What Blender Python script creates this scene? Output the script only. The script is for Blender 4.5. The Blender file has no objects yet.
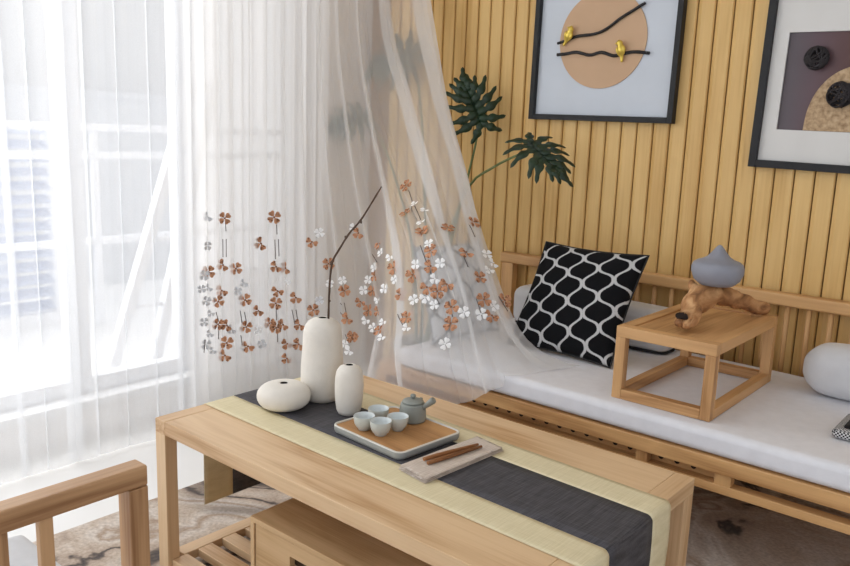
import bpy, bmesh, math, random
from mathutils import Vector, Matrix, Quaternion, noise
random.seed(7)
C = bpy.context.scene.collection
PI = math.pi

# ---------------------------------------------------------------- camera, world, sun, exposure
cam_d = bpy.data.cameras.new('camera')
cam = bpy.data.objects.new('camera', cam_d)
C.objects.link(cam)
yaw, pit, rol = -0.698269586, 0.18774134, 0.0358713755
fwd = Vector((math.sin(yaw) * math.cos(pit), math.cos(yaw) * math.cos(pit), -math.sin(pit)))
rt = Vector((math.cos(yaw), -math.sin(yaw), 0))
up = rt.cross(fwd)
r2 = rt * math.cos(rol) + up * math.sin(rol)
u2 = -rt * math.sin(rol) + up * math.cos(rol)
cam.matrix_world = Matrix(((r2.x, u2.x, -fwd.x, 0), (r2.y, u2.y, -fwd.y, 0), (r2.z, u2.z, -fwd.z, 1.232), (0, 0, 0, 1)))
cam_d.sensor_width = 36
cam_d.lens = 787.489 / 850 * 36
cam_d.clip_start = 0.02
bpy.context.scene.camera = cam

SKY_WINDOW, SKY_ROOM, PORTAL = 2.15, 0.78, 70.0
w = bpy.data.worlds.new('sky')
bpy.context.scene.world = w
w.use_nodes = True
nt = w.node_tree
bg = nt.nodes['Background']
tc = nt.nodes.new('ShaderNodeTexCoord')
sep = nt.nodes.new('ShaderNodeSeparateXYZ')
mr = nt.nodes.new('ShaderNodeMapRange')
mr.inputs[1].default_value = 0.35
mr.inputs[2].default_value = -0.45
mr.inputs[3].default_value = SKY_ROOM
mr.inputs[4].default_value = SKY_WINDOW
nt.links.new(tc.outputs['Generated'], sep.inputs[0])
nt.links.new(sep.outputs[0], mr.inputs[0])
nt.links.new(mr.outputs[0], bg.inputs['Strength'])
bg.inputs['Color'].default_value = (0.93, 0.975, 1.05, 1)

ld = bpy.data.lights.new('daylight', 'AREA')
ld.shape = 'RECTANGLE'
ld.size, ld.size_y = 2.6, 2.2
ld.energy = PORTAL
ld.color = (0.96, 0.98, 1.0)
lo = bpy.data.objects.new('window_daylight', ld)
C.objects.link(lo)
lo.location = (-3.75, 0.4, 1.9)
lo.rotation_euler = (Vector((1, 0.18, -0.42))).to_track_quat('-Z', 'Y').to_euler()

vs = bpy.context.scene.view_settings
vs.view_transform = 'Standard'
vs.look = 'None'
vs.gamma = 1
vs.use_curve_mapping = False
vs.exposure = 0.0
bpy.context.scene.cycles.transparent_max_bounces = 24
bpy.context.scene.cycles.max_bounces = 10
bpy.context.scene.cycles.diffuse_bounces = 5

# ---------------------------------------------------------------- helpers: materials
def lin(r, g, b):
    f = lambda c: c / 12.92 if c <= 0.04045 else ((c + 0.055) / 1.055) ** 2.4
    return (f(r / 255), f(g / 255), f(b / 255), 1)

def newmat(name):
    m = bpy.data.materials.new(name)
    m.use_nodes = True
    return m, m.node_tree, m.node_tree.nodes['Principled BSDF']

def N(nt, t, **kw):
    n = nt.nodes.new(t)
    for k, v in kw.items():
        setattr(n, k, v)
    return n

def ramp(nt, fac, stops):
    r = N(nt, 'ShaderNodeValToRGB')
    e = r.color_ramp.elements
    while len(e) > 1:
        e.remove(e[0])
    e[0].position, e[0].color = stops[0]
    for p, c in stops[1:]:
        k = e.new(p)
        k.color = c
    nt.links.new(fac, r.inputs[0])
    return r.outputs[0]

def mth(nt, op, a, b=None):
    n = N(nt, 'ShaderNodeMath', operation=op)
    for i, v in enumerate((a, b)):
        if v is None:
            continue
        if isinstance(v, (int, float)):
            n.inputs[i].default_value = v
        else:
            nt.links.new(v, n.inputs[i])
    return n.outputs[0]

def plain(name, col, rough=0.6, var=0.06, scale=8, metal=0.0, bump=0.0, bscale=200, sheen=0.0):
    m, nt, b = newmat(name)
    tc = N(nt, 'ShaderNodeTexCoord')
    nz = N(nt, 'ShaderNodeTexNoise')
    nz.inputs['Scale'].default_value = scale
    nz.inputs['Detail'].default_value = 4
    nt.links.new(tc.outputs['Object'], nz.inputs['Vector'])
    lo = tuple(c * (1 - var) for c in col[:3]) + (1,)
    hi = tuple(min(1, c * (1 + var)) for c in col[:3]) + (1,)
    nt.links.new(ramp(nt, nz.outputs[0], [(0.3, lo), (0.7, hi)]), b.inputs['Base Color'])
    b.inputs['Roughness'].default_value = rough
    b.inputs['Metallic'].default_value = metal
    if sheen:
        b.inputs['Sheen Weight'].default_value = sheen
    if bump:
        n2 = N(nt, 'ShaderNodeTexNoise')
        n2.inputs['Scale'].default_value = bscale
        nt.links.new(tc.outputs['Object'], n2.inputs['Vector'])
        bp = N(nt, 'ShaderNodeBump')
        bp.inputs['Strength'].default_value = bump
        bp.inputs['Distance'].default_value = 0.002
        nt.links.new(n2.outputs[0], bp.inputs['Height'])
        nt.links.new(bp.outputs[0], b.inputs['Normal'])
    return m

_wood = {}
def wood(kind, light, dark, axis='x', rough=0.45, fine=60, coarse=5.0, contrast=1.0):
    key = (kind, axis)
    if key in _wood:
        return _wood[key]
    m, nt, b = newmat(kind + '_' + axis)
    tc = N(nt, 'ShaderNodeTexCoord')
    info = N(nt, 'ShaderNodeObjectInfo')
    add = N(nt, 'ShaderNodeVectorMath', operation='ADD')
    nt.links.new(tc.outputs['Object'], add.inputs[0])
    rnd = N(nt, 'ShaderNodeVectorMath', operation='SCALE')
    rnd.inputs[0].default_value = (3.1, 5.3, 7.7)
    nt.links.new(info.outputs['Random'], rnd.inputs['Scale'])
    nt.links.new(rnd.outputs[0], add.inputs[1])
    def nz(al, ac, detail, dist):
        mp = N(nt, 'ShaderNodeMapping')
        s = {'x': (al, ac, ac), 'y': (ac, al, ac), 'z': (ac, ac, al)}[axis]
        mp.inputs['Scale'].default_value = s
        nt.links.new(add.outputs[0], mp.inputs[0])
        n = N(nt, 'ShaderNodeTexNoise')
        n.inputs['Scale'].default_value = 1
        n.inputs['Detail'].default_value = detail
        n.inputs['Distortion'].default_value = dist
        nt.links.new(mp.outputs[0], n.inputs['Vector'])
        return n.outputs[0]
    big = nz(1.3, 9, 2, 0.6)
    rings = mth(nt, 'PINGPONG', mth(nt, 'MULTIPLY', big, coarse), 1.0)
    fin = nz(fine * 0.06, fine * 2.4, 3, 0.2)
    f = mth(nt, 'ADD', mth(nt, 'MULTIPLY', rings, 0.45), mth(nt, 'MULTIPLY', fin, 0.55))
    mid = tuple((l * 0.62 + d * 0.38) for l, d in zip(light[:3], dark[:3])) + (1,)
    nt.links.new(ramp(nt, f, [(0.22, dark), (0.45, mid), (0.72, light)]), b.inputs['Base Color'])
    b.inputs['Roughness'].default_value = rough
    bp = N(nt, 'ShaderNodeBump')
    bp.inputs['Strength'].default_value = 0.12
    bp.inputs['Distance'].default_value = 0.001
    nt.links.new(fin, bp.inputs['Height'])
    nt.links.new(bp.outputs[0], b.inputs['Normal'])
    _wood[key] = m
    return m

def w_table(a): return wood('table_oak', lin(222, 190, 150), lin(188, 147, 103), a, 0.42)
def w_sofa(a): return wood('sofa_ash', lin(215, 169, 114), lin(169, 121, 72), a, 0.45)
def w_kang(a): return wood('side_table_oak', lin(210, 164, 112), lin(164, 118, 72), a, 0.5)
def w_chair(a): return wood('chair_oak', lin(200, 158, 114), lin(142, 100, 62), a, 0.45, coarse=7.0)
def w_box(a): return wood('drawer_oak', lin(212, 178, 134), lin(184, 146, 100), a, 0.5, fine=90)

# ---------------------------------------------------------------- helpers: meshes
class MB:
    def __init__(self):
        self.bm = bmesh.new()
        self.uv = None
    def box(self, x0, x1, y0, y1, z0, z1, mi=0):
        v = [self.bm.verts.new(p) for p in ((x0, y0, z0), (x1, y0, z0), (x1, y1, z0), (x0, y1, z0), (x0, y0, z1), (x1, y0, z1), (x1, y1, z1), (x0, y1, z1))]
        for q in ((3, 2, 1, 0), (4, 5, 6, 7), (0, 1, 5, 4), (1, 2, 6, 5), (2, 3, 7, 6), (3, 0, 4, 7)):
            f = self.bm.faces.new([v[i] for i in q])
            f.material_index = mi
        return self
    def bar(self, p, q, wx, wy, upv=(0, 0, 1)):
        p, q = Vector(p), Vector(q)
        d = (q - p).normalized()
        s = d.cross(Vector(upv))
        if s.length < 1e-4:
            s = Vector((1, 0, 0))
        s.normalize()
        t = s.cross(d)
        v = []
        for e in (p, q):
            for a, b in ((-1, -1), (1, -1), (1, 1), (-1, 1)):
                v.append(self.bm.verts.new(e + s * (a * wx / 2) + t * (b * wy / 2)))
        for qd in ((0, 1, 2, 3), (7, 6, 5, 4), (0, 4, 5, 1), (1, 5, 6, 2), (2, 6, 7, 3), (3, 7, 4, 0)):
            self.bm.faces.new([v[i] for i in qd])
        return self
    def lathe(self, prof, c=(0, 0, 0), seg=40, cap0=True, cap1=True, smooth=True):
        rings = []
        for r, z in prof:
            rings.append([self.bm.verts.new((c[0] + r * math.cos(2 * PI * k / seg), c[1] + r * math.sin(2 * PI * k / seg), c[2] + z)) for k in range(seg)])
        for a, b in zip(rings, rings[1:]):
            for k in range(seg):
                f = self.bm.faces.new((a[k], a[(k + 1) % seg], b[(k + 1) % seg], b[k]))
                f.smooth = smooth
        if cap0:
            self.bm.faces.new(rings[0][::-1])
        if cap1:
            self.bm.faces.new(rings[-1])
        return self
    def tube(self, pts, rads, seg=10, rough=0.0, rs=30, caps=True):
        pts = [Vector(p) for p in pts]
        if isinstance(rads, (int, float)):
            rads = [rads] * len(pts)
        rings = []
        n0 = None
        for i, p in enumerate(pts):
            d = (pts[min(i + 1, len(pts) - 1)] - pts[max(i - 1, 0)]).normalized()
            if n0 is None:
                n0 = d.cross(Vector((0.13, 0.31, 0.94)))
                if n0.length < 1e-3:
                    n0 = d.cross(Vector((1, 0, 0)))
            n0 = (n0 - d * n0.dot(d)).normalized()
            b0 = d.cross(n0)
            ring = []
            for k in range(seg):
                a = 2 * PI * k / seg
                o = n0 * math.cos(a) + b0 * math.sin(a)
                r = rads[i]
                if rough:
                    r *= 1 + rough * noise.noise((p + o * r) * rs)
                ring.append(self.bm.verts.new(p + o * r))
            rings.append(ring)
        for a, b in zip(rings, rings[1:]):
            for k in range(seg):
                f = self.bm.faces.new((a[k], a[(k + 1) % seg], b[(k + 1) % seg], b[k]))
                f.smooth = True
        if caps:
            self.bm.faces.new(rings[0][::-1])
            self.bm.faces.new(rings[-1])
        return self
    def poly(self, pts, mi=0):
        f = self.bm.faces.new([self.bm.verts.new(p) for p in pts])
        f.material_index = mi
        return f
    def grid(self, fn, nu, nv, mi=None, wrap=False, smooth=True):
        V = [[self.bm.verts.new(fn(i / nu, j / nv)) for j in range(nv + 1)] for i in range(nu + 1)]
        for i in range(nu):
            for j in range(nv):
                f = self.bm.faces.new((V[i][j], V[i + 1][j], V[i + 1][j + 1], V[i][j + 1]))
                f.smooth = smooth
                if mi:
                    f.material_index = mi(i / nu, j / nv)
        return V

def link(mb, name, mats, parent=None, at=None, world=True, bevel=0, bseg=2, subd=0, fixn=True):
    """ONE mesh object; geometry given in world coordinates unless world is False"""
    me = bpy.data.meshes.new(name)
    if fixn:
        bmesh.ops.recalc_face_normals(mb.bm, faces=mb.bm.faces)
    off = None
    if world:
        off = Vector(parent_world(parent)) if parent else (Vector(at) if at else None)
    if off is not None:
        for v in mb.bm.verts:
            v.co -= off
    mb.bm.to_mesh(me)
    mb.bm.free()
    o = bpy.data.objects.new(name, me)
    C.objects.link(o)
    for m in (mats if isinstance(mats, (list, tuple)) else [mats]):
        me.materials.append(m)
    if parent:
        o.parent = parent
    elif at:
        o.location = at
    if bevel:
        b = o.modifiers.new('bevel', 'BEVEL')
        b.width = bevel
        b.segments = bseg
        b.limit_method = 'ANGLE'
    if subd:
        s = o.modifiers.new('subdivision', 'SUBSURF')
        s.levels = s.render_levels = subd
    return o

def parent_world(p):
    v = Vector((0, 0, 0))
    while p:
        v += p.location
        p = p.parent
    return v

def thing(name, label, cat, loc, group=None, rz=0):
    o = bpy.data.objects.new(name, None)
    o.empty_display_size = 0.05
    C.objects.link(o)
    o.location = loc
    o.rotation_euler.z = rz
    return tag(o, label, cat, group)

def tag(o, label, cat, group=None, kind=None):
    o['label'] = label
    o['category'] = cat
    if group:
        o['group'] = group
    if kind:
        o['kind'] = kind
    return o

def struct(o, label=None):
    o['kind'] = 'structure'
    if label:
        o['label'] = label
    return o

def catmull(P, n):
    """resample control points P to n+1 points along a Catmull-Rom curve, even in length"""
    P = [Vector(p) for p in P]
    Q = [P[0] * 2 - P[1]] + P + [P[-1] * 2 - P[-2]]
    fine = []
    for i in range(1, len(Q) - 2):
        a, b, c, d = Q[i - 1], Q[i], Q[i + 1], Q[i + 2]
        for k in range(24):
            t = k / 24
            fine.append(0.5 * ((2 * b) + (c - a) * t + (2 * a - 5 * b + 4 * c - d) * t * t + (3 * b - a - 3 * c + d) * t ** 3))
    fine.append(P[-1])
    L = [0]
    for a, b in zip(fine, fine[1:]):
        L.append(L[-1] + (b - a).length)
    out, j = [], 0
    for k in range(n + 1):
        s = L[-1] * k / n
        while j < len(L) - 2 and L[j + 1] < s:
            j += 1
        f = (s - L[j]) / max(1e-9, L[j + 1] - L[j])
        out.append(fine[j].lerp(fine[j + 1], min(1, f)))
    return out

# ---------------------------------------------------------------- setting
M_white_wall = plain('plaster', lin(242, 239, 237), 0.9, 0.02)
M_sill = plain('sill_white', lin(236, 236, 236), 0.5, 0.02)
M_frame_white = plain('window_white', lin(240, 241, 244), 0.4, 0.02)
M_ceiling = plain('ceiling_paint', lin(238, 238, 236), 0.9, 0.02)
M_floor = plain('floor_tile', lin(238, 237, 235), 0.25, 0.03, 3)
M_slat = wood('slat_pine', lin(224, 186, 120), lin(202, 158, 90), 'z', 0.5, fine=45, coarse=3)
M_slat_back = plain('slat_backing', lin(150, 106, 56), 0.8)

XW, YB = -2.88, 2.95
mb = MB()
mb.box(XW - 0.2, 1.6, -1.6, YB + 0.1, -0.08, 0)
struct(link(mb, 'floor', M_floor))
mb = MB()
mb.box(XW - 0.2, 1.6, -1.6, YB + 0.1, 2.75, 2.85)
struct(link(mb, 'ceiling', M_ceiling))
# slatted back wall: backing panel and vertical battens with chamfered edges
mb = MB()
mb.box(XW, 1.6, YB, YB + 0.1, 0, 2.75, 0)
PITCH = 0.0667
xs = -2.74
while xs < 1.55:
    x0, x1 = xs + 0.0022, xs + PITCH - 0.0022
    y1, y0 = YB - 0.008, YB - 0.022
    prof = [(x0, y1), (x0, y0 + 0.007), (x0 + 0.014, y0), (x1 - 0.004, y0), (x1, y0 + 0.004), (x1, y1)]
    lo_ = [mb.bm.verts.new((x, y, 0.001)) for x, y in prof]
    hi_ = [mb.bm.verts.new((x, y, 2.749)) for x, y in prof]
    for k in range(len(prof) - 1):
        f = mb.bm.faces.new((lo_[k], lo_[k + 1], hi_[k + 1], hi_[k]))
        f.material_index = 1
    xs += PITCH
struct(link(mb, 'wall_back', [M_slat_back, M_slat]))
# window wall
WY0, WY1, WZ0, WZ1 = -0.75, 2.52, 0.17, 2.55  # opening extended to the right so daylight backs the curtains there
mb = MB()
mb.box(XW - 0.16, XW, WY1, YB + 0.1, 0, 2.75)
mb.box(XW - 0.16, XW, -1.6, WY0, 0, 2.75)
mb.box(XW - 0.16, XW, WY0, WY1, WZ1, 2.75)
mb.box(XW - 0.16, XW, WY0, WY1, 0, WZ0 - 0.03)
struct(link(mb, 'wall_left', M_white_wall))
mb = MB()
mb.box(XW - 0.18, XW + 0.03, WY0 - 0.02, WY1 + 0.02, WZ0 - 0.03, WZ0)
struct(link(mb, 'trim_1', M_sill, bevel=0.004))
# window: frame with three sliding leaves
win = thing('window_1', '', '', (XW - 0.09, WY0, WZ0))
del win['label'], win['category']
win['kind'] = 'structure'
mb = MB()
fx0, fx1 = XW - 0.12, XW - 0.06
mb.box(fx0, fx1, WY0, WY1, WZ0, WZ0 + 0.06)
mb.box(fx0, fx1, WY0, WY1, WZ1 - 0.06, WZ1)
for ya, yb in ((WY0, WY0 + 0.05), (WY1 - 0.045, WY1), (1.375, 1.46), (0.36, 0.43), (1.86, 1.93)):
    mb.box(fx0, fx1, ya, yb, WZ0 + 0.06, WZ1 - 0.06)
link(mb, 'window_frame', M_frame_white, win, bevel=0.004)
gm, gnt, gb = newmat('window_glass')
out = gnt.nodes['Material Output']
tr = N(gnt, 'ShaderNodeBsdfTransparent')
tr.inputs[0].default_value = (0.98, 0.965, 0.945, 1)
gl = N(gnt, 'ShaderNodeBsdfGlossy')
gl.inputs['Roughness'].default_value = 0.03
mx = N(gnt, 'ShaderNodeMixShader')
mx.inputs[0].default_value = 0.05
gnt.links.new(tr.outputs[0], mx.inputs[1])
gnt.links.new(gl.outputs[0], mx.inputs[2])
gnt.links.new(mx.outputs[0], out.inputs['Surface'])
for ya, yb in ((WY0 + 0.05, 0.36), (0.43, 1.375), (1.46, 1.86), (1.93, WY1 - 0.045)):
    mb = MB()
    mb.box(XW - 0.094, XW - 0.088, ya, yb, WZ0 + 0.06, WZ1 - 0.06)
    link(mb, 'pane', gm, win)

# ---------------------------------------------------------------- balcony outside
M_balc = plain('balcony_tile', lin(222, 222, 222), 0.6, 0.03)
M_metal_w = plain('white_metal', lin(236, 238, 242), 0.4, 0.02)
M_grey_fac = plain('pale_facade', lin(226, 226, 227), 0.9, 0.02)
M_louvre = plain('louvre_paint', lin(176, 186, 208), 0.6, 0.02)
mb = MB()
mb.box(-5.2, XW - 0.16, -1.6, 4.6, 0.0, 0.1)
struct(link(mb, 'balcony_floor', M_balc))
ral = thing('balcony_railing', 'white metal railing outside the window behind the sheer curtain', 'railing', (-4.2, 1.5, 0.1))
for z in (1.2, 1.05, 0.58):
    mb = MB()
    mb.box(-4.22, -4.18, -1.5, 4.5, z - 0.02, z + 0.02)
    link(mb, 'rail', M_metal_w, ral, bevel=0.004)
for y in (-1.45, -0.25, 0.95, 2.15, 3.3, 4.45):
    mb = MB()
    mb.box(-4.215, -4.185, y - 0.02, y + 0.02, 0.1, 1.18)
    link(mb, 'post', M_metal_w, ral, bevel=0.004)
lv = thing('louvred_screen', 'pale louvred screen standing behind the balcony railing', 'screen', (-4.45, 1.3, 0.1))
mb = MB()
mb.box(-4.5, -4.4, 0.55, 0.6, 0.1, 1.2)
mb.box(-4.5, -4.4, 2.0, 2.05, 0.1, 1.2)
mb.box(-4.5, -4.4, 0.6, 2.0, 0.1, 0.16)
link(mb, 'frame', M_metal_w, lv)
mb = MB()
z = 0.2
while z < 1.19:
    mb.bar((-4.45, 0.6, z), (-4.45, 2.0, z), 0.075, 0.008, (0.5, 0, 0.86))
    z += 0.075
link(mb, 'slats', M_louvre, lv)
dr = thing('drying_rack', 'white folding drying rack leaning at a slant beyond the window', 'drying rack', (-3.3, 1.95, 0.1))
mb = MB()
mb.bar((-3.3, 1.72, 0.1), (-3.3, 2.19, 1.44), 0.05, 0.05, (1, 0, 0))
mb.bar((-3.3, 1.94, 0.1), (-3.3, 2.30, 1.44), 0.05, 0.05, (1, 0, 0))
link(mb, 'frame', M_metal_w, dr, bevel=0.005)
for t in (0.22, 0.45, 0.985):
    a = Vector((-3.3, 1.72, 0.1)).lerp(Vector((-3.3, 2.19, 1.44)), t)
    b = Vector((-3.3, 1.94, 0.1)).lerp(Vector((-3.3, 2.30, 1.44)), t)
    mb = MB()
    mb.tube([a, b], 0.012, 8)
    link(mb, 'crossbar', M_metal_w, dr)
nb = thing('neighbouring_building', 'pale building far beyond the balcony, washed out by daylight', 'building', (-8.5, 3.5, 0))
mb = MB()
mb.box(-9.0, -8.5, -3, 5.5, 1.55, 3.6)
link(mb, 'facade', M_grey_fac, nb)
mb = MB()
mb.box(-9.0, -8.4, -3, 5.5, -1.5, 1.5)
link(mb, 'lower_wall', M_metal_w, nb)
mb = MB()
mb.box(-8.55, -8.35, -3, 5.55, 1.5, 1.56)
link(mb, 'ledge', M_metal_w, nb)

# ---------------------------------------------------------------- rug
m, nt, b = newmat('rug_pile')
tc = N(nt, 'ShaderNodeTexCoord')
def rn(scale, det, dist, vec=None):
    n = N(nt, 'ShaderNodeTexNoise')
    n.inputs['Scale'].default_value = scale
    n.inputs['Detail'].default_value = det
    n.inputs['Distortion'].default_value = dist
    nt.links.new(vec or tc.outputs['Object'], n.inputs['Vector'])
    return n.outputs[0]
a1 = rn(2.0, 5, 0.7)
rings = mth(nt, 'PINGPONG', mth(nt, 'MULTIPLY', a1, 7.0), 1.0)
base = ramp(nt, rings, [(0.0, lin(84, 78, 76)), (0.07, lin(120, 108, 100)), (0.16, lin(190, 172, 156)), (0.45, lin(206, 190, 174)), (0.75, lin(222, 212, 202)), (1.0, lin(180, 158, 138))])
a2 = rn(2.2, 2, 0.8)
dark = ramp(nt, a2, [(0.56, (0, 0, 0, 1)), (0.66, (1, 1, 1, 1))])
a3 = rn(90, 5, 0)
mixc = N(nt, 'ShaderNodeMix', data_type='RGBA')
nt.links.new(mth(nt, 'MULTIPLY', dark, 0.55), mixc.inputs['Factor'])
nt.links.new(base, mixc.inputs['A'])
mixc.inputs['B'].default_value = lin(96, 88, 86)
spk = N(nt, 'ShaderNodeMix', data_type='RGBA', blend_type='MULTIPLY')
spk.inputs['Factor'].default_value = 0.6
nt.links.new(mixc.outputs['Result'], spk.inputs['A'])
nt.links.new(ramp(nt, a3, [(0.3, (0.5, 0.47, 0.45, 1)), (0.7, (1, 1, 1, 1))]), spk.inputs['B'])
nt.links.new(spk.outputs['Result'], b.inputs['Base Color'])
b.inputs['Roughness'].default_value = 0.95
bp = N(nt, 'ShaderNodeBump')
bp.inputs['Strength'].default_value = 0.5
bp.inputs['Distance'].default_value = 0.004
nt.links.new(a3, bp.inputs['Height'])
nt.links.new(bp.outputs[0], b.inputs['Normal'])
M_rug = m
mb = MB()
mb.box(-2.23, 0.9, -0.9, 2.93, 0.0, 0.012)
tag(link(mb, 'rug', M_rug, at=(-0.66, 0.8, 0), bevel=0.004), 'large beige and brown abstract swirl rug under the coffee table', 'rug')

# ---------------------------------------------------------------- sofa
SX0, SX1 = -1.965, 0.12
sofa = thing('wooden_sofa', 'long wooden daybed sofa with spindle back against the slatted wall', 'sofa', (-0.94, 2.48, 0.0))
mb = MB()
mb.box(SX0, SX1, 2.088, 2.135, 0.340, 0.384)
link(mb, 'front_rail', w_sofa('x'), sofa, bevel=0.003)
mb = MB()
mb.box(SX0, SX1, 2.10, 2.14, 0.279, 0.305)
link(mb, 'lower_rail', w_sofa('x'), sofa, bevel=0.003)
for xa, xb in ((-1.99, -1.94), (-0.925, -0.89), (-0.69, -0.645), (0.06, 0.11)):
    mb = MB()
    mb.box(xa, xb, 2.102, 2.132, 0.305, 0.340)
    link(mb, 'spacer_block', w_sofa('z'), sofa)
mb = MB()
mb.box(SX0 + 0.05, -0.66, 2.142, 2.160, 0.279, 0.340)
br = link(mb, 'inner_rail', w_sofa('x'), sofa)
for k in range(22):
    x = -1.8 + 0.0493 * k
    mb = MB()
    mb.tube([(x, 2.1415, 0.320), (x, 2.1405, 0.320)], 0.0085, 14)
    link(mb, 'peg_hole', plain('peg_hole_dark', lin(30, 22, 16), 0.9) if k == 0 else bpy.data.materials['peg_hole_dark'], br)
mb = MB()
for xa, xb in ((SX0, SX0 + 0.045), (SX1 - 0.045, SX1)):
    mb.box(xa, xb, 2.135, 2.87, 0.336, 0.388)
mb.box(SX0 + 0.045, SX1 - 0.045, 2.835, 2.87, 0.336, 0.388)
mb.box(SX0 + 0.045, SX1 - 0.045, 2.135, 2.835, 0.355, 0.372)
link(mb, 'seat_deck', w_sofa('y'), sofa, bevel=0.002)
for x, y, zt in ((SX0 + 0.03, 2.17, 0.278), (SX1 - 0.03, 2.17, 0.278)):
    mb = MB()
    mb.box(x - 0.03, x + 0.03, y - 0.03, y + 0.03, 0.012, 0.336)
    link(mb, 'leg', w_sofa('z'), sofa, bevel=0.003)
for x in (SX0 + 0.03, SX1 - 0.03):
    mb = MB()
    mb.box(x - 0.03, x + 0.03, 2.865, 2.905, 0.012, 0.684)
    link(mb, 'leg', w_sofa('z'), sofa, bevel=0.003)
mb = MB()
mb.box(SX0 - 0.01, SX1 + 0.01, 2.862, 2.908, 0.684, 0.729)
link(mb, 'back_rail', w_sofa('x'), sofa, bevel=0.008, bseg=3)
x = -1.745
while x < SX1 - 0.08:
    mb = MB()
    mb.tube([(x, 2.885, 0.37), (x, 2.885, 0.69)], 0.009, 12)
    link(mb, 'spindle', w_sofa('z'), sofa)
    x += 0.0703

M_linen = plain('white_linen', lin(226, 226, 230), 0.95, 0.03, 30, bump=0.25, bscale=500)
def rbox(x0, x1, y0, y1, z0, z1, r, seg=5, sag=None, n=24):
    """soft rounded slab as a dense superellipsoid-edged grid"""
    mb = MB()
    bm = mb.bm
    bmesh.ops.create_cube(bm, size=1)
    bmesh.ops.subdivide_edges(bm, edges=bm.edges[:], cuts=n, use_grid_fill=True)
    cx, cy, cz = (x0 + x1) / 2, (y0 + y1) / 2, (z0 + z1) / 2
    hx, hy, hz = (x1 - x0) / 2, (y1 - y0) / 2, (z1 - z0) / 2
    for v in bm.verts:
        # cluster the grid lines near the edges, where the rounding is
        p = Vector([max(-1, min(1, math.copysign(abs(c * 2) ** 0.6, c))) * h for c, h in zip(v.co, (hx, hy, hz))])
        q = Vector([max(-(h - r), min(h - r, c)) for c, h in zip(p, (hx, hy, hz))])
        d = p - q
        if d.length > 1e-9:
            d = d.normalized() * r
        p = q + d
        if sag:
            p = sag(p, hx, hy, hz)
        v.co = p + Vector((cx, cy, cz))
    for f in bm.faces:
        f.smooth = True
    return mb
def mat_sag(p, hx, hy, hz):
    k = noise.noise(Vector((p.x * 4, p.y * 4, 2))) * 0.003
    if p.z > 0:
        p.z += k
    return p
seat = tag(link(rbox(SX0 + 0.095, SX1 - 0.01, 2.083, 2.855, 0.3885, 0.458, 0.022, sag=mat_sag, n=40), 'seat_mattress', M_linen, at=(-0.94, 2.48, 0.389)),
           'long white linen seat mattress lying on the wooden sofa', 'mattress')

# ---------------------------------------------------------------- back cushions
M_bolster = plain('bolster_cotton', lin(214, 214, 216), 0.95, 0.03, 20, bump=0.25, bscale=420)
M_piping = plain('dark_piping', lin(38, 36, 36), 0.8)
def puff(p, hx, hy, hz):
    kx = 1 - (p.x / hx) ** 2 * 0.10
    p.y *= kx
    p.z *= 1 - (p.x / hx) ** 4 * 0.05
    return p
bol = thing('back_cushion', 'white box cushion leaning behind the black patterned pillow', 'cushion', (-1.40, 2.77, 0.459))
link(rbox(-1.80, -1.105, 2.695, 2.845, 0.459, 0.625, 0.045, sag=puff), 'cover', M_bolster, bol)
mb = MB()
pts = []
for k in range(48):
    a = 2 * PI * k / 48
    c, s = math.cos(a), math.sin(a)
    pts.append((-1.4525 + 0.333 * math.copysign(abs(c) ** 0.35, c), 2.77 + 0.062 * math.copysign(abs(s) ** 0.35, s), 0.467))
pts.append(pts[0])
mb.tube(pts, 0.005, 6)
link(mb, 'piping', M_piping, bol)
def roll(p, hx, hy, hz):
    k = 1 - abs(p.x / hx) ** 5 * 0.22
    p.y *= k
    p.z *= k
    return p
tag(link(rbox(-0.635, -0.06, 2.595, 2.765, 0.459, 0.63, 0.07, sag=roll), 'bolster', M_bolster, at=(-0.34, 2.68, 0.459)),
    'plump white bolster at the right end of the sofa behind the small wooden table', 'bolster')

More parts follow.
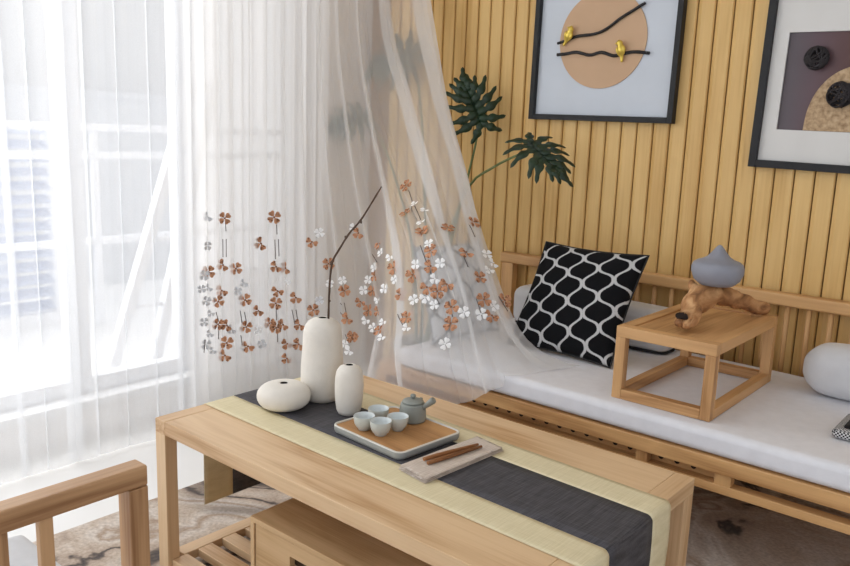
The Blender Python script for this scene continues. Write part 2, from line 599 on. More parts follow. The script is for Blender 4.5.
# ---------------------------------------------------------------- trellis pillows
def trellis(name, ground, line, P, Q, wd, rot=0.0, off=(0, 0)):
    m, nt, b = newmat(name)
    uv = N(nt, 'ShaderNodeUVMap')
    mp = N(nt, 'ShaderNodeMapping')
    mp.inputs['Rotation'].default_value = (0, 0, rot)
    mp.inputs['Location'].default_value = (off[0], off[1], 0)
    nt.links.new(uv.outputs[0], mp.inputs[0])
    sp = N(nt, 'ShaderNodeSeparateXYZ')
    nt.links.new(mp.outputs[0], sp.inputs[0])
    X, Y = sp.outputs[0], sp.outputs[1]
    ky = mth(nt, 'MULTIPLY', Y, 2 * PI / Q)
    s1 = mth(nt, 'SINE', ky)
    s3 = mth(nt, 'MULTIPLY', mth(nt, 'SINE', mth(nt, 'MULTIPLY', ky, 3.0)), 0.10)
    sw = mth(nt, 'MULTIPLY', mth(nt, 'ADD', s1, s3), P * 0.475)
    # distance to the two interleaved families of waves
    dA = mth(nt, 'PINGPONG', mth(nt, 'SUBTRACT', X, sw), P)
    dB = mth(nt, 'PINGPONG', mth(nt, 'ADD', mth(nt, 'SUBTRACT', X, P), sw), P)
    d = mth(nt, 'MINIMUM', dA, dB)
    sl = mth(nt, 'MULTIPLY', mth(nt, 'COSINE', ky), P * 0.475 * 2 * PI / Q)
    nrm = mth(nt, 'SQRT', mth(nt, 'ADD', mth(nt, 'MULTIPLY', sl, sl), 1.0))
    d = mth(nt, 'DIVIDE', d, nrm)
    nz = N(nt, 'ShaderNodeTexNoise')
    nz.inputs['Scale'].default_value = 260
    nt.links.new(uv.outputs[0], nz.inputs['Vector'])
    d = mth(nt, 'ADD', d, mth(nt, 'MULTIPLY', mth(nt, 'SUBTRACT', nz.outputs[0], 0.5), 0.004))
    nt.links.new(ramp(nt, mth(nt, 'DIVIDE', d, wd), [(0.42, line), (0.58, ground)]), b.inputs['Base Color'])
    b.inputs['Roughness'].default_value = 0.95
    b.inputs['Specular IOR Level'].default_value = 0.2
    return m
M_pill_blk = trellis('black_trellis', lin(17, 17, 20), lin(196, 196, 196), 0.058, 0.118, 0.0090, -0.35, (0.02, 0.03))
M_pill_gry = trellis('grey_trellis', lin(206, 208, 212), lin(58, 61, 66), 0.060, 0.135, 0.0115, 0.1, (0.03, 0.0))
def pillow_mb(size, thick, n=40):
    """square throw pillow in its own plane: local X across, Z up, Y thickness; base corner edge at z = 0"""
    mb = MB()
    bm = mb.bm
    uvl = bm.loops.layers.uv.new('UVMap')
    def pt(i, j, side):
        u, v = -1 + 2 * i / n, -1 + 2 * j / n
        pin = 0.055
        x = u * (1 - pin * (1 - v * v) * abs(u)) * size / 2
        z = v * (1 - pin * (1 - u * u) * abs(v)) * size / 2
        h = ((1 - abs(u) ** 2.2) * (1 - abs(v) ** 2.2)) ** 0.55
        y = side * thick / 2 * h
        y += 0.004 * noise.noise(Vector((x * 9, z * 9, side * 3))) * h
        return Vector((x, y, z + size / 2))
    for side in (-1, 1):
        V = [[bm.verts.new(pt(i, j, side)) for j in range(n + 1)] for i in range(n + 1)]
        for i in range(n):
            for j in range(n):
                q = [(i, j), (i + 1, j), (i + 1, j + 1), (i, j + 1)]
                f = bm.faces.new([V[a][b] for a, b in (q if side < 0 else q[::-1])])
                f.smooth = True
                for lp, (a, b) in zip(f.loops, (q if side < 0 else q[::-1])):
                    lp[uvl].uv = ((a / n - 0.5) * size, (b / n) * size)
    bmesh.ops.remove_doubles(bm, verts=bm.verts, dist=0.0004)
    return mb
def pillow(name, mat, size, thick, bl, xdir, zdir, label, pip):
    X = Vector(xdir).normalized()
    Z = Vector(zdir)
    Z = (Z - X * Z.dot(X)).normalized()
    Y = Z.cross(X)
    o = link(pillow_mb(size, thick), name, mat, world=False)
    o.matrix_world = Matrix(((X.x, Y.x, Z.x, bl[0]), (X.y, Y.y, Z.y, bl[1]), (X.z, Y.z, Z.z, bl[2]), (0, 0, 0, 1)))
    mb = MB()
    n = 64
    pts = []
    for k in range(n + 1):
        a = 4 * (k % n) / n
        s, t = int(a), a - int(a)
        u, v = [(-1 + 2 * t, -1), (1, -1 + 2 * t), (1 - 2 * t, 1), (-1, 1 - 2 * t)][s]
        pin = 0.055
        pts.append((u * (1 - pin * (1 - v * v) * abs(u)) * size / 2, 0, v * (1 - pin * (1 - u * u) * abs(v)) * size / 2 + size / 2))
    mb.tube(pts, 0.0035, 6)
    p = link(mb, 'seam_piping', pip, world=False)
    p.parent = o
    return tag(o, label, 'pillow')
pillow('throw_pillow', M_pill_blk, 0.43, 0.13, (-1.395, 2.415, 0.464), (1.0, -0.02, 0.0), (-0.01, 0.60, 1.0),
       'black throw pillow with white trellis pattern propped on the white seat', M_piping)
pillow('throw_pillow', M_pill_gry, 0.37, 0.11, (-1.765, 2.37, 0.466), (0.10, 0.99, 0.0), (-0.36, 0.08, 1.0),
       'pale grey throw pillow with dark grey trellis behind the embroidered curtain', plain('grey_piping', lin(96, 98, 102), 0.8))
# flat patterned cushion at the frame's right edge
m, nt, b = newmat('black_white_weave')
tc = N(nt, 'ShaderNodeTexCoord')
ck = N(nt, 'ShaderNodeTexChecker')
ck.inputs['Scale'].default_value = 210
ck.inputs['Color1'].default_value = lin(22, 22, 24)
ck.inputs['Color2'].default_value = lin(206, 206, 206)
nt.links.new(tc.outputs['Object'], ck.inputs[0])
nt.links.new(ck.outputs[0], b.inputs['Base Color'])
b.inputs['Roughness'].default_value = 0.9
fc = thing('lumbar_pillow', 'black and white woven lumbar pillow lying flat at the right edge of the seat', 'pillow', (-0.26, 2.36, 0.46))
link(rbox(-0.452, -0.05, 2.27, 2.46, 0.459, 0.487, 0.014, n=16), 'cover', m, fc)
link(rbox(-0.428, -0.077, 2.295, 2.435, 0.480, 0.497, 0.008, n=10), 'black_panel', plain('black_cloth', lin(18, 18, 20), 0.9), fc)

# ---------------------------------------------------------------- small low table on the sofa
kt = thing('low_side_table', 'small open oak low table standing on the white sofa seat', 'side table', (-0.8875, 2.42, 0.459))
kx0, kx1, ky0, ky1, kz0, kz1 = -1.04, -0.735, 2.145, 2.69, 0.459, 0.684
L = 0.031
for xa in (kx0, kx1 - L):
    for ya in (ky0, ky1 - L):
        mb = MB()
        mb.box(xa, xa + L, ya, ya + L, kz0, kz1 - 0.034)
        link(mb, 'leg', w_kang('z'), kt, bevel=0.002)
mb = MB()
mb.box(kx0 + L, kx1 - L, ky0, ky0 + L, kz0, kz0 + 0.031)
link(mb, 'base_rail', w_kang('x'), kt, bevel=0.002)
mb = MB()
mb.box(kx0 + L, kx1 - L, ky1 - L, ky1, kz0, kz0 + 0.031)
link(mb, 'base_rail', w_kang('x'), kt, bevel=0.002)
mb = MB()
mb.box(kx0, kx0 + L - 0.001, ky0 + L, ky1 - L, kz0, kz0 + 0.031)
link(mb, 'base_rail', w_kang('y'), kt, bevel=0.002)
mb = MB()
mb.box(kx1 - L + 0.001, kx1, ky0 + L, ky1 - L, kz0, kz0 + 0.031)
link(mb, 'base_rail', w_kang('y'), kt, bevel=0.002)
B = 0.038
mb = MB()
mb.box(kx0, kx1, ky0, ky0 + B, kz1 - 0.034, kz1)
link(mb, 'top_frame', w_kang('x'), kt, bevel=0.002)
mb = MB()
mb.box(kx0, kx1, ky1 - B, ky1, kz1 - 0.034, kz1)
fr_ = link(mb, 'top_frame', w_kang('x'), kt, bevel=0.002)
mb = MB()
mb.box(kx0, kx0 + B, ky0 + B, ky1 - B, kz1 - 0.034, kz1)
link(mb, 'top_frame', w_kang('y'), kt, bevel=0.002)
mb = MB()
mb.box(kx1 - B, kx1, ky0 + B, ky1 - B, kz1 - 0.034, kz1)
link(mb, 'top_frame', w_kang('y'), kt, bevel=0.002)
mb = MB()
mb.box(kx0 + B, kx1 - B, ky0 + B, ky1 - B, kz1 - 0.022, kz1 - 0.005)
link(mb, 'top_panel', w_kang('y'), kt)

# driftwood and vessel
m, nt, b = newmat('driftwood')
tc = N(nt, 'ShaderNodeTexCoord')
mp = N(nt, 'ShaderNodeMapping')
mp.inputs['Scale'].default_value = (38, 9, 26)
nt.links.new(tc.outputs['Object'], mp.inputs[0])
nz = N(nt, 'ShaderNodeTexNoise')
nz.inputs['Scale'].default_value = 1
nz.inputs['Detail'].default_value = 5
nz.inputs['Distortion'].default_value = 0.8
nt.links.new(mp.outputs[0], nz.inputs['Vector'])
nt.links.new(ramp(nt, nz.outputs[0], [(0.28, lin(108, 68, 38)), (0.5, lin(176, 126, 80)), (0.72, lin(216, 172, 124))]), b.inputs['Base Color'])
b.inputs['Roughness'].default_value = 0.75
bp = N(nt, 'ShaderNodeBump')
bp.inputs['Strength'].default_value = 0.6
bp.inputs['Distance'].default_value = 0.004
nt.links.new(nz.outputs[0], bp.inputs['Height'])
nt.links.new(bp.outputs[0], b.inputs['Normal'])
M_drift = m
dw = thing('driftwood', 'knotty brown driftwood branch arching over the small wooden table', 'driftwood', (-0.87, 2.42, 0.684))
mb = MB()
path = catmull([(-0.872, 2.255, 0.716), (-0.876, 2.285, 0.726), (-0.882, 2.33, 0.747), (-0.880, 2.385, 0.764), (-0.868, 2.44, 0.769), (-0.843, 2.51, 0.752), (-0.812, 2.59, 0.726), (-0.775, 2.672, 0.702)], 40)
rads = []
for i in range(41):
    t = i / 40
    r = 0.029 + 0.010 * math.exp(-((t - 0.30) / 0.16) ** 2) - 0.009 * max(0, t - 0.6) / 0.4
    rads.append(r)
mb.tube(path, rads, 22, rough=0.30, rs=26, caps=True)
lk = link(mb, 'trunk', M_drift, dw)
mb = MB()
mb.tube(catmull([(-0.905, 2.40, 0.780), (-0.928, 2.415, 0.793), (-0.936, 2.43, 0.80)], 8), [0.018, 0.017, 0.016, 0.015, 0.014, 0.013, 0.011, 0.009, 0.005], 10, rough=0.3, rs=50)
link(mb, 'branch_stub', M_drift, dw)
mb = MB()
for (x, y, z, r) in ((-0.884, 2.240, 0.703, 0.015), (-0.864, 2.238, 0.700, 0.014), (-0.897, 2.252, 0.700, 0.012), (-0.851, 2.248, 0.706, 0.012), (-0.874, 2.246, 0.697, 0.014), (-0.868, 2.236, 0.708, 0.009)):
    mb.tube([(x, y + 0.03, z + 0.014), (x, y + 0.012, z + 0.006), (x, y, z), (x + 0.002, y - 0.008, z - 0.003)], [r * 0.8, r, r * 0.9, r * 0.4], 10, rough=0.5, rs=90)
link(mb, 'burl', M_drift, dw)
mb = MB()
for (x, y, z, r) in ((-0.893, 2.244, 0.724, 0.009), (-0.882, 2.241, 0.726, 0.011), (-0.870, 2.242, 0.725, 0.009)):
    mb.bm.verts.ensure_lookup_table()
    mb.tube([(x, y - 0.006, z + 0.003), (x, y + 0.004, z - 0.004)], [r, r * 0.8], 10, rough=0.4, rs=120)
link(mb, 'knot_hole', plain('knot_dark', lin(36, 22, 14), 0.95), dw)
M_clay_grey = plain('grey_clay', lin(140, 142, 152), 0.55, 0.05, 14)
mb = MB()
mb.lathe([(0.035, 0), (0.05, 0.003), (0.068, 0.018), (0.0775, 0.042), (0.078, 0.058), (0.073, 0.070), (0.064, 0.076), (0.048, 0.082), (0.034, 0.090), (0.024, 0.102), (0.015, 0.114), (0.007, 0.124), (0.0015, 0.127)], (-0.856, 2.425, 0.800), 48)
tag(link(mb, 'teardrop_vessel', M_clay_grey, at=(-0.856, 2.425, 0.800)), 'matte grey teardrop clay vessel resting on the driftwood', 'vessel')

# ---------------------------------------------------------------- coffee table
TX0, TX1, TY0, TY1, TZ = -1.823, -0.616, 1.072, 1.742, 0.462
ct = thing('coffee_table', 'long light oak coffee table with slatted lower shelf in front of the sofa', 'table', (-1.22, 1.407, 0.012))
AP = 0.038
BB = 0.046
mb = MB()
mb.box(TX0 + BB + 0.0006, TX1 - BB - 0.0006, TY0, TY1, TZ - AP, TZ)
link(mb, 'tabletop', w_table('x'), ct, bevel=0.0015)
for xa, xb in ((TX0, TX0 + BB), (TX1 - BB, TX1)):
    mb = MB()
    mb.box(xa, xb, TY0, TY1, TZ - AP, TZ)
    link(mb, 'breadboard_end', w_table('y'), ct, bevel=0.0015)
for xa in (TX0, TX1 - 0.045):
    for ya, yd in ((TY0, 0.036), (TY1 - 0.05, 0.05)):
        mb = MB()
        mb.box(xa, xa + 0.045, ya, ya + yd, 0.012, TZ - AP)
        link(mb, 'leg', w_table('z'), ct, bevel=0.0015)
sh = []
mb = MB()
mb.box(TX0, TX0 + 0.045, TY0 + 0.05, TY1 - 0.05, 0.035, 0.062)
shelf = link(mb, 'shelf_frame', w_table('y'), ct, bevel=0.0015)
mb = MB()
mb.box(TX1 - 0.045, TX1, TY0 + 0.05, TY1 - 0.05, 0.035, 0.062)
link(mb, 'shelf_frame', w_table('y'), ct, bevel=0.0015)
y = TY0 + 0.012
k = 0
while y + 0.047 < TY1:
    mb = MB()
    mb.box(TX0 + 0.0455, TX1 - 0.0455, y, y + 0.047, 0.037, 0.061)
    s_ = link(mb, 'shelf_slat', w_table('x'), shelf, bevel=0.0015)
    y += 0.081

# drawer box on the shelf
dbx = thing('drawer_box', 'low oak drawer cabinet standing on the slatted shelf under the coffee table', 'cabinet', (-1.2, 1.41, 0.062))
bx0, bx1, by0, by1, bz0, bz1 = -1.492, -0.93, 1.13, 1.69, 0.062, 0.277
mb = MB()
mb.box(bx0, bx1, by0, by1, bz1 - 0.014, bz1)
link(mb, 'top', w_box('x'), dbx, bevel=0.0012)
mb = MB()
mb.box(bx0, bx0 + 0.014, by0, by1, bz0, bz1 - 0.014)
mb.box(bx1 - 0.014, bx1, by0, by1, bz0, bz1 - 0.014)
mb.box(bx0 + 0.014, bx1 - 0.014, by0 + 0.02, by1, bz0, bz0 + 0.012)
link(mb, 'carcass', w_box('z'), dbx, bevel=0.0012)
mb = MB()
z0, z1 = bz0 + 0.014, bz1 - 0.017
hx0, hx1, hz0, hz1 = -1.345, -1.08, 0.195, 0.223
mb.box(bx0 + 0.017, bx1 - 0.017, by0 + 0.004, by0 + 0.02, z0, hz0)
mb.box(bx0 + 0.017, bx1 - 0.017, by0 + 0.004, by0 + 0.02, hz1, z1)
mb.box(bx0 + 0.017, hx0, by0 + 0.004, by0 + 0.02, hz0, hz1)
mb.box(hx1, bx1 - 0.017, by0 + 0.004, by0 + 0.02, hz0, hz1)
d_ = link(mb, 'drawer', w_box('x'), dbx)
mb = MB()
mb.box(hx0 - 0.005, hx1 + 0.005, by0 + 0.022, by0 + 0.03, hz0 - 0.005, hz1 + 0.005)
link(mb, 'finger_pull', plain('recess_dark', lin(66, 46, 28), 0.9), d_)

# ---------------------------------------------------------------- table runner
def cloth_mat(name, a, bcol, s=1.0):
    m, nt, b = newmat(name)
    tc = N(nt, 'ShaderNodeTexCoord')
    outs = []
    for sc in ((14, 420, 420), (420, 14, 60)):
        mp = N(nt, 'ShaderNodeMapping')
        mp.inputs['Scale'].default_value = tuple(v * s for v in sc)
        nt.links.new(tc.outputs['Object'], mp.inputs[0])
        n = N(nt, 'ShaderNodeTexNoise')
        n.inputs['Scale'].default_value = 1
        n.inputs['Detail'].default_value = 2
        nt.links.new(mp.outputs[0], n.inputs['Vector'])
        outs.append(n.outputs[0])
    f = mth(nt, 'ADD', mth(nt, 'MULTIPLY', outs[0], 0.35), mth(nt, 'MULTIPLY', outs[1], 0.65))
    nt.links.new(ramp(nt, f, [(0.34, bcol), (0.66, a)]), b.inputs['Base Color'])
    b.inputs['Roughness'].default_value = 0.85
    bp = N(nt, 'ShaderNodeBump')
    bp.inputs['Strength'].default_value = 0.25
    bp.inputs['Distance'].default_value = 0.0008
    nt.links.new(f, bp.inputs['Height'])
    nt.links.new(bp.outputs[0], b.inputs['Normal'])
    return m
M_cream = cloth_mat('cream_runner', lin(226, 214, 180), lin(210, 197, 158))
M_dark = cloth_mat('charcoal_runner', lin(86, 84, 88), lin(48, 46, 50))
run = thing('table_runner', 'cream table runner with a charcoal centre band draped over the coffee table', 'table runner', (-1.22, 1.40, TZ))
def runner_path(y):
    rr = 0.022
    P = [(-1.829, 0.155), (-1.829, TZ - rr)]
    for k in range(1, 7):
        a = PI / 2 * k / 6
        P.append((-1.829 + (rr * 0.5) * (1 - math.cos(a)), TZ - rr + (rr + 0.0022) * math.sin(a)))
    for k in range(1, 30):
        P.append((-1.80 + (1.180) * k / 30, TZ + 0.0022))
    for k in range(0, 9):
        a = PI / 2 * k / 8
        P.append((-0.6185 + 0.0145 * math.sin(a), TZ + 0.0022 - 0.0145 * (1 - math.cos(a))))
    for k in range(1, 8):
        P.append((-0.604 + 0.002 * math.sin(k), TZ - 0.0123 - 0.29 * k / 7))
    return P
def strip(v0, v1, name, mat):
    mb = MB()
    def yat(x, v):
        f = (x + 1.83) / 1.2
        near, far = 1.224 - 0.022 * f, 1.625 - 0.045 * f
        return near + (far - near) * v
    base = runner_path(0)
    ns = 6
    rows = []
    for (x, z) in base:
        rows.append([mb.bm.verts.new((x, yat(x, v0 + (v1 - v0) * k / ns), z)) for k in range(ns + 1)])
    for a, b in zip(rows, rows[1:]):
        for k in range(ns):
            f = mb.bm.faces.new((a[k], b[k], b[k + 1], a[k + 1]))
            f.smooth = True
    o = link(mb, name, mat, run)
    so = o.modifiers.new('thickness', 'SOLIDIFY')
    so.thickness = 0.0014
    so.offset = 0
    return o
strip(0, 0.245, 'cream_border', M_cream)
strip(0.755, 1, 'cream_border', M_cream)
strip(0.245, 0.755, 'charcoal_band', M_dark)['label'] = 'charcoal centre band'
TS = TZ + 0.0026

# ---------------------------------------------------------------- vases
M_vase = plain('white_stoneware', lin(226, 220, 210), 0.75, 0.04, 26, bump=0.4, bscale=260)
M_mouth_shade = plain('vase_inside', lin(34, 30, 26), 0.9)  # dark lining puts the shade of the vase mouths into colour
def vase(name, label, c, prof, hole):
    t = thing(name, label, 'vase', (c[0], c[1], TS))
    mb = MB()
    mb.lathe(prof, (c[0], c[1], TS), 56, cap1=False)
    link(mb, 'body', M_vase, t)
    zt = max(z for _, z in prof)
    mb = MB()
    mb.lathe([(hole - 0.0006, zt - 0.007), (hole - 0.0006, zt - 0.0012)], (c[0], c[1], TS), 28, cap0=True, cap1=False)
    link(mb, 'mouth', M_mouth_shade, t)
    return t
def rounded(rs, hole, zt):
    return rs + [(hole + 0.004, zt + 0.0005), (hole, zt - 0.001), (hole, zt - 0.010)]
def prof_flat(R, H, hole, base):
    P = [(base * 0.7, 0)]
    for k in range(0, 25):
        a = -PI / 2 + PI * k / 24
        r = R * abs(math.cos(a)) ** 0.62
        z = H / 2 + H / 2 * math.copysign(abs(math.sin(a)) ** 0.95, math.sin(a))
        if r > base and z < H / 2 or (z >= H / 2 and r > hole + 0.006):
            P.append((r, z))
    P += [(hole + 0.003, H), (hole, H - 0.002), (hole, H - 0.012)]
    return P
vase('flat_vase', 'squat flattened white stoneware vase at the left end of the runner', (-1.640, 1.360), prof_flat(0.0745, 0.074, 0.0105, 0.038), 0.0105)
tall = [(0.050, 0), (0.060, 0.004), (0.069, 0.016), (0.0735, 0.035), (0.0745, 0.06), (0.0735, 0.10), (0.0705, 0.14), (0.068, 0.17), (0.067, 0.19), (0.0655, 0.205), (0.060, 0.220), (0.050, 0.231), (0.036, 0.238), (0.018, 0.242), (0.0145, 0.243), (0.0125, 0.242), (0.012, 0.225)]
vase('tall_vase', 'tall white stoneware bottle vase holding a bare twig', (-1.624, 1.488), [(max(q, 0.0118) * 0.83 if q > 0.03 else q, z) for q, z in tall], 0.0115)
small = [(0.030, 0), (0.038, 0.003), (0.045, 0.014), (0.049, 0.035), (0.0515, 0.06), (0.052, 0.085), (0.050, 0.108), (0.045, 0.124), (0.036, 0.134), (0.022, 0.139), (0.013, 0.141), (0.011, 0.140), (0.0105, 0.128)]
vase('small_vase', 'small white stoneware vase standing between the tall vase and tea tray', (-1.482, 1.458), [(q * 0.76 if q > 0.02 else q, z) for q, z in small], 0.0100)
m_twig = plain('twig_bark', lin(84, 66, 54), 0.9, 0.2, 60)
tw = thing('twig', 'thin bare brown twig standing in the tall white vase', 'twig', (-1.612, 1.495, 0.60))
mb = MB()
tp = catmull([(-1.614, 1.4965, 0.500), (-1.611, 1.495, 0.66), (-1.605, 1.492, 0.72), (-1.60, 1.49, 0.80), (-1.590, 1.489, 0.868), (-1.556, 1.486, 0.915), (-1.516, 1.484, 0.962), (-1.470, 1.482, 1.005), (-1.400, 1.480, 1.093)], 44)
mb.tube(tp, [0.0040 - 0.0018 * i / 44 for i in range(45)], 8, rough=0.35, rs=70)
link(mb, 'stem', m_twig, tw)
for (i, d) in ((24, (-0.004, 0.002, 0.012)), (31, (-0.007, 0.001, 0.004)), (17, (0.006, 0, 0.004)), (36, (0.004, 0, -0.008))):
    p = tp[i]
    mb = MB()
    mb.tube([p, p + Vector(d) * 0.6, p + Vector(d)], [0.004, 0.0035, 0.001], 6)
    link(mb, 'bud', m_twig, tw)

# ---------------------------------------------------------------- tea tray
tr_c = Vector((-1.278, 1.430, TS))
tr_rot = -0.075
tray = thing('tea_tray', 'grey rounded tray with a wooden inlay holding the tea set', 'tray', tr_c, rz=tr_rot)
M_tray = plain('grey_glaze', lin(156, 158, 156), 0.45, 0.05, 20)
M_rim = plain('pale_rim', lin(212, 208, 198), 0.5, 0.04)
def rrect(hx, hy, r, n=7):
    P = []
    for sx, sy, a0 in ((1, 1, 0), (-1, 1, PI / 2), (-1, -1, PI), (1, -1, 1.5 * PI)):
        for k in range(n + 1):
            a = a0 + PI / 2 * k / n
            P.append((sx * (hx - r) + r * math.cos(a), sy * (hy - r) + r * math.sin(a)))
    return P
def loft(mb, rings, cap0=True, cap1=True):
    V = [[mb.bm.verts.new((x, y, z)) for x, y in P] for P, z in rings]
    n = len(V[0])
    for a, b in zip(V, V[1:]):
        for k in range(n):
            f = mb.bm.faces.new((a[k], a[(k + 1) % n], b[(k + 1) % n], b[k]))
            f.smooth = True
    if cap0:
        mb.bm.faces.new(V[0][::-1])
    if cap1:
        mb.bm.faces.new(V[-1])
mb = MB()
hx, hy = 0.129, 0.112
loft(mb, [(rrect(hx - 0.010, hy - 0.010, 0.014), 0), (rrect(hx - 0.003, hy - 0.003, 0.019), 0.004), (rrect(hx, hy, 0.022), 0.011), (rrect(hx, hy, 0.022), 0.0215)], cap1=False)
link(mb, 'body', M_tray, tray, world=False)
mb = MB()
loft(mb, [(rrect(hx, hy, 0.022), 0.0215), (rrect(hx - 0.001, hy - 0.001, 0.021), 0.0235), (rrect(hx - 0.0055, hy - 0.0055, 0.017), 0.0235), (rrect(hx - 0.0065, hy - 0.0065, 0.016), 0.0190)], cap0=False, cap1=False)
link(mb, 'rim', M_rim, tray, world=False)['label'] = 'pale rim'
mb = MB()
loft(mb, [(rrect(hx - 0.0065, hy - 0.0065, 0.016), 0.012), (rrect(hx - 0.0065, hy - 0.0065, 0.016), 0.0205)])
link(mb, 'wooden_inlay', wood('tray_wood', lin(196, 148, 96), lin(160, 114, 68), 'x', 0.55), tray, world=False)['label'] = 'brown wooden inlay'
TT = TS + 0.0206
M_cup = plain('celadon_grey', lin(196, 199, 192), 0.35, 0.05, 30)
M_cup_in = plain('celadon_inside', lin(214, 220, 220), 0.3, 0.03)
def cup(label, x, y):
    t = thing('teacup', label, 'teacup', (x, y, TT), 'tea cups on the tray')
    mb = MB()
    mb.lathe([(0.013, 0), (0.0145, 0.0), (0.015, 0.003), (0.020, 0.008), (0.0245, 0.016), (0.0268, 0.026), (0.0276, 0.036), (0.0272, 0.0372)], (x, y, TT), 36, cap1=False)
    link(mb, 'bowl', M_cup, t)
    mb = MB()
    mb.lathe([(0.0272, 0.0372), (0.0258, 0.0366), (0.0248, 0.027), (0.021, 0.014), (0.012, 0.007), (0.001, 0.006)], (x, y, TT), 36, cap0=False)
    link(mb, 'inside', M_cup_in, t)
    return t
def cup_copy(src, label, x, y):
    c = src.copy()
    C.objects.link(c)
    c.location = (x, y, TT)
    c['label'] = label
    for ch in list(src.children):
        d = ch.copy()
        C.objects.link(d)
        d.parent = c
    return c
c1 = cup('pale grey teacup nearest the tray front, in the middle of the four', -1.278, 1.370)
cup_copy(c1, 'pale grey teacup at the left of the four, nearest the small vase', -1.333, 1.367)
cup_copy(c1, 'pale grey teacup at the back of the four cups', -1.345, 1.432)
cup_copy(c1, 'pale grey teacup at the right of the four, nearest the teapot', -1.271, 1.426)
M_pot = plain('grey_stoneware', lin(138, 141, 134), 0.5, 0.08, 40)
px, py = -1.289, 1.504
pot = thing('teapot', 'grey stoneware teapot with a straight side handle on the tray', 'teapot', (px, py, TT))
mb = MB()
mb.lathe([(0.034, 0), (0.038, 0.002), (0.0395, 0.008), (0.0385, 0.03), (0.0355, 0.048), (0.034, 0.052), (0.029, 0.054)], (px, py, TT), 40)
link(mb, 'body', M_pot, pot)
mb = MB()
mb.lathe([(0.030, 0.0545), (0.0315, 0.056), (0.029, 0.060), (0.018, 0.0645), (0.006, 0.066)], (px, py, TT), 36)
lid = link(mb, 'lid', M_pot, pot)
mb = MB()
mb.lathe([(0.004, 0.066), (0.0045, 0.068), (0.0078, 0.071), (0.0085, 0.0745), (0.006, 0.078), (0.001, 0.079)], (px, py, TT), 20)
link(mb, 'knob', M_pot, lid)
mb = MB()
hd = Vector((0.74, 0.20, 0.70)).normalized()
p0 = Vector((px, py, TT + 0.040)) + Vector((0.80, 0.16, 0)) * 0.036
mb.tube([p0, p0 + hd * 0.012, p0 + hd * 0.030, p0 + hd * 0.046, p0 + hd * 0.050], [0.0065, 0.0065, 0.0085, 0.0100, 0.0085], 16)
link(mb, 'handle', M_pot, pot)
mb = MB()
sp0 = Vector((px - 0.010, py + 0.034, TT + 0.030))
mb.tube([sp0, sp0 + Vector((-0.004, 0.014, 0.008)), sp0 + Vector((-0.008, 0.024, 0.018))], [0.009, 0.007, 0.005], 12)
link(mb, 'spout', M_pot, pot)

pot.scale = (0.92, 0.92, 0.92)

# napkin and tea sticks
M_nap = cloth_mat('napkin_linen', lin(216, 204, 192), lin(182, 166, 152), 1.3)
nq = [Vector((-1.136, 1.280, 0)), Vector((-1.040, 1.264, 0)), Vector((-1.022, 1.545, 0)), Vector((-1.115, 1.562, 0))]
nap = thing('folded_napkin', 'folded beige linen napkin lying on the runner beside the tray', 'napkin', (-1.076, 1.418, TS))
def layer(z0, z1, grow, name):
    mb = MB()
    n = 14
    def f(u, v, top):
        a = nq[0].lerp(nq[1], u)
        b_ = nq[3].lerp(nq[2], u)
        p = a.lerp(b_, v)
        c = (nq[0] + nq[1] + nq[2] + nq[3]) / 4
        p = c + (p - c) * grow
        edge = min(u, 1 - u, v, 1 - v)
        rnd = min(1, edge / 0.05)
        zz = z0 + (z1 - z0) * (0.5 + 0.5 * (rnd ** 0.5) * (1 if top else -1))
        zz += (0.0006 * noise.noise(Vector((u * 5, v * 9, z0 * 900))) if top else 0)
        return (p.x, p.y, TS + zz)
    mb.grid(lambda u, v: f(u, v, True), n, n * 2)
    mb.grid(lambda u, v: f(u, v, False), n, n * 2)
    bmesh.ops.remove_doubles(mb.bm, verts=mb.bm.verts, dist=0.00005)
    link(mb, name, M_nap, nap)
layer(0.0003, 0.0045, 1.0, 'fold')
layer(0.0048, 0.0088, 0.985, 'fold')
layer(0.0091, 0.0125, 0.97, 'fold')
NT = TS + 0.0128
M_stick = wood('stick_wood', lin(158, 104, 58), lin(98, 58, 28), 'y', 0.5, fine=120)
def stick(label, a, b_):
    a, b_ = Vector(a), Vector(b_)
    mb = MB()
    pts = [a.lerp(b_, k / 8) for k in range(9)]
    mb.tube(pts, [0.0045, 0.0052, 0.0056, 0.0055, 0.0052, 0.0048, 0.0044, 0.0040, 0.0034], 10)
    o = link(mb, 'tea_stick', M_stick, at=a)
    tag(o, label, 'tea stick', 'tea sticks on the napkin')
stick('brown wooden tea stick on the napkin, nearer the tray', (-1.106, 1.336, NT + 0.0056), (-1.070, 1.500, NT + 0.005))
stick('brown wooden tea stick on the napkin, farther from the tray', (-1.085, 1.326, NT + 0.0056), (-1.056, 1.496, NT + 0.005))

# ---------------------------------------------------------------- chair at the lower left
ch = thing('wooden_chair', 'oak chair with a spindle back in the lower left foreground', 'chair', (-1.23, 0.32, 0.012))
cy0, cy1 = 0.06, 0.574
for ya in (cy0, cy1 - 0.030):
    mb = MB()
    mb.box(-1.034, -1.0, ya, ya + 0.030, 0.012, 0.708)
    link(mb, 'rear_leg', w_chair('z'), ch, bevel=0.002)
mb = MB()
mb.box(-1.034, -1.0, cy0, cy1, 0.7085, 0.740)
link(mb, 'top_rail', w_chair('y'), ch, bevel=0.003)
yy = 0.418
while yy > cy0 + 0.06:
    mb = MB()
    mb.box(-1.020, -1.006, yy, yy + 0.019, 0.45, 0.71)
    link(mb, 'spindle', w_chair('z'), ch, bevel=0.002)
    yy -= 0.0585
for ya in (cy0, cy1 - 0.04):
    mb = MB()
    mb.box(-1.475, -1.435, ya, ya + 0.04, 0.012, 0.415)
    link(mb, 'front_leg', w_chair('z'), ch, bevel=0.002)
mb = MB()
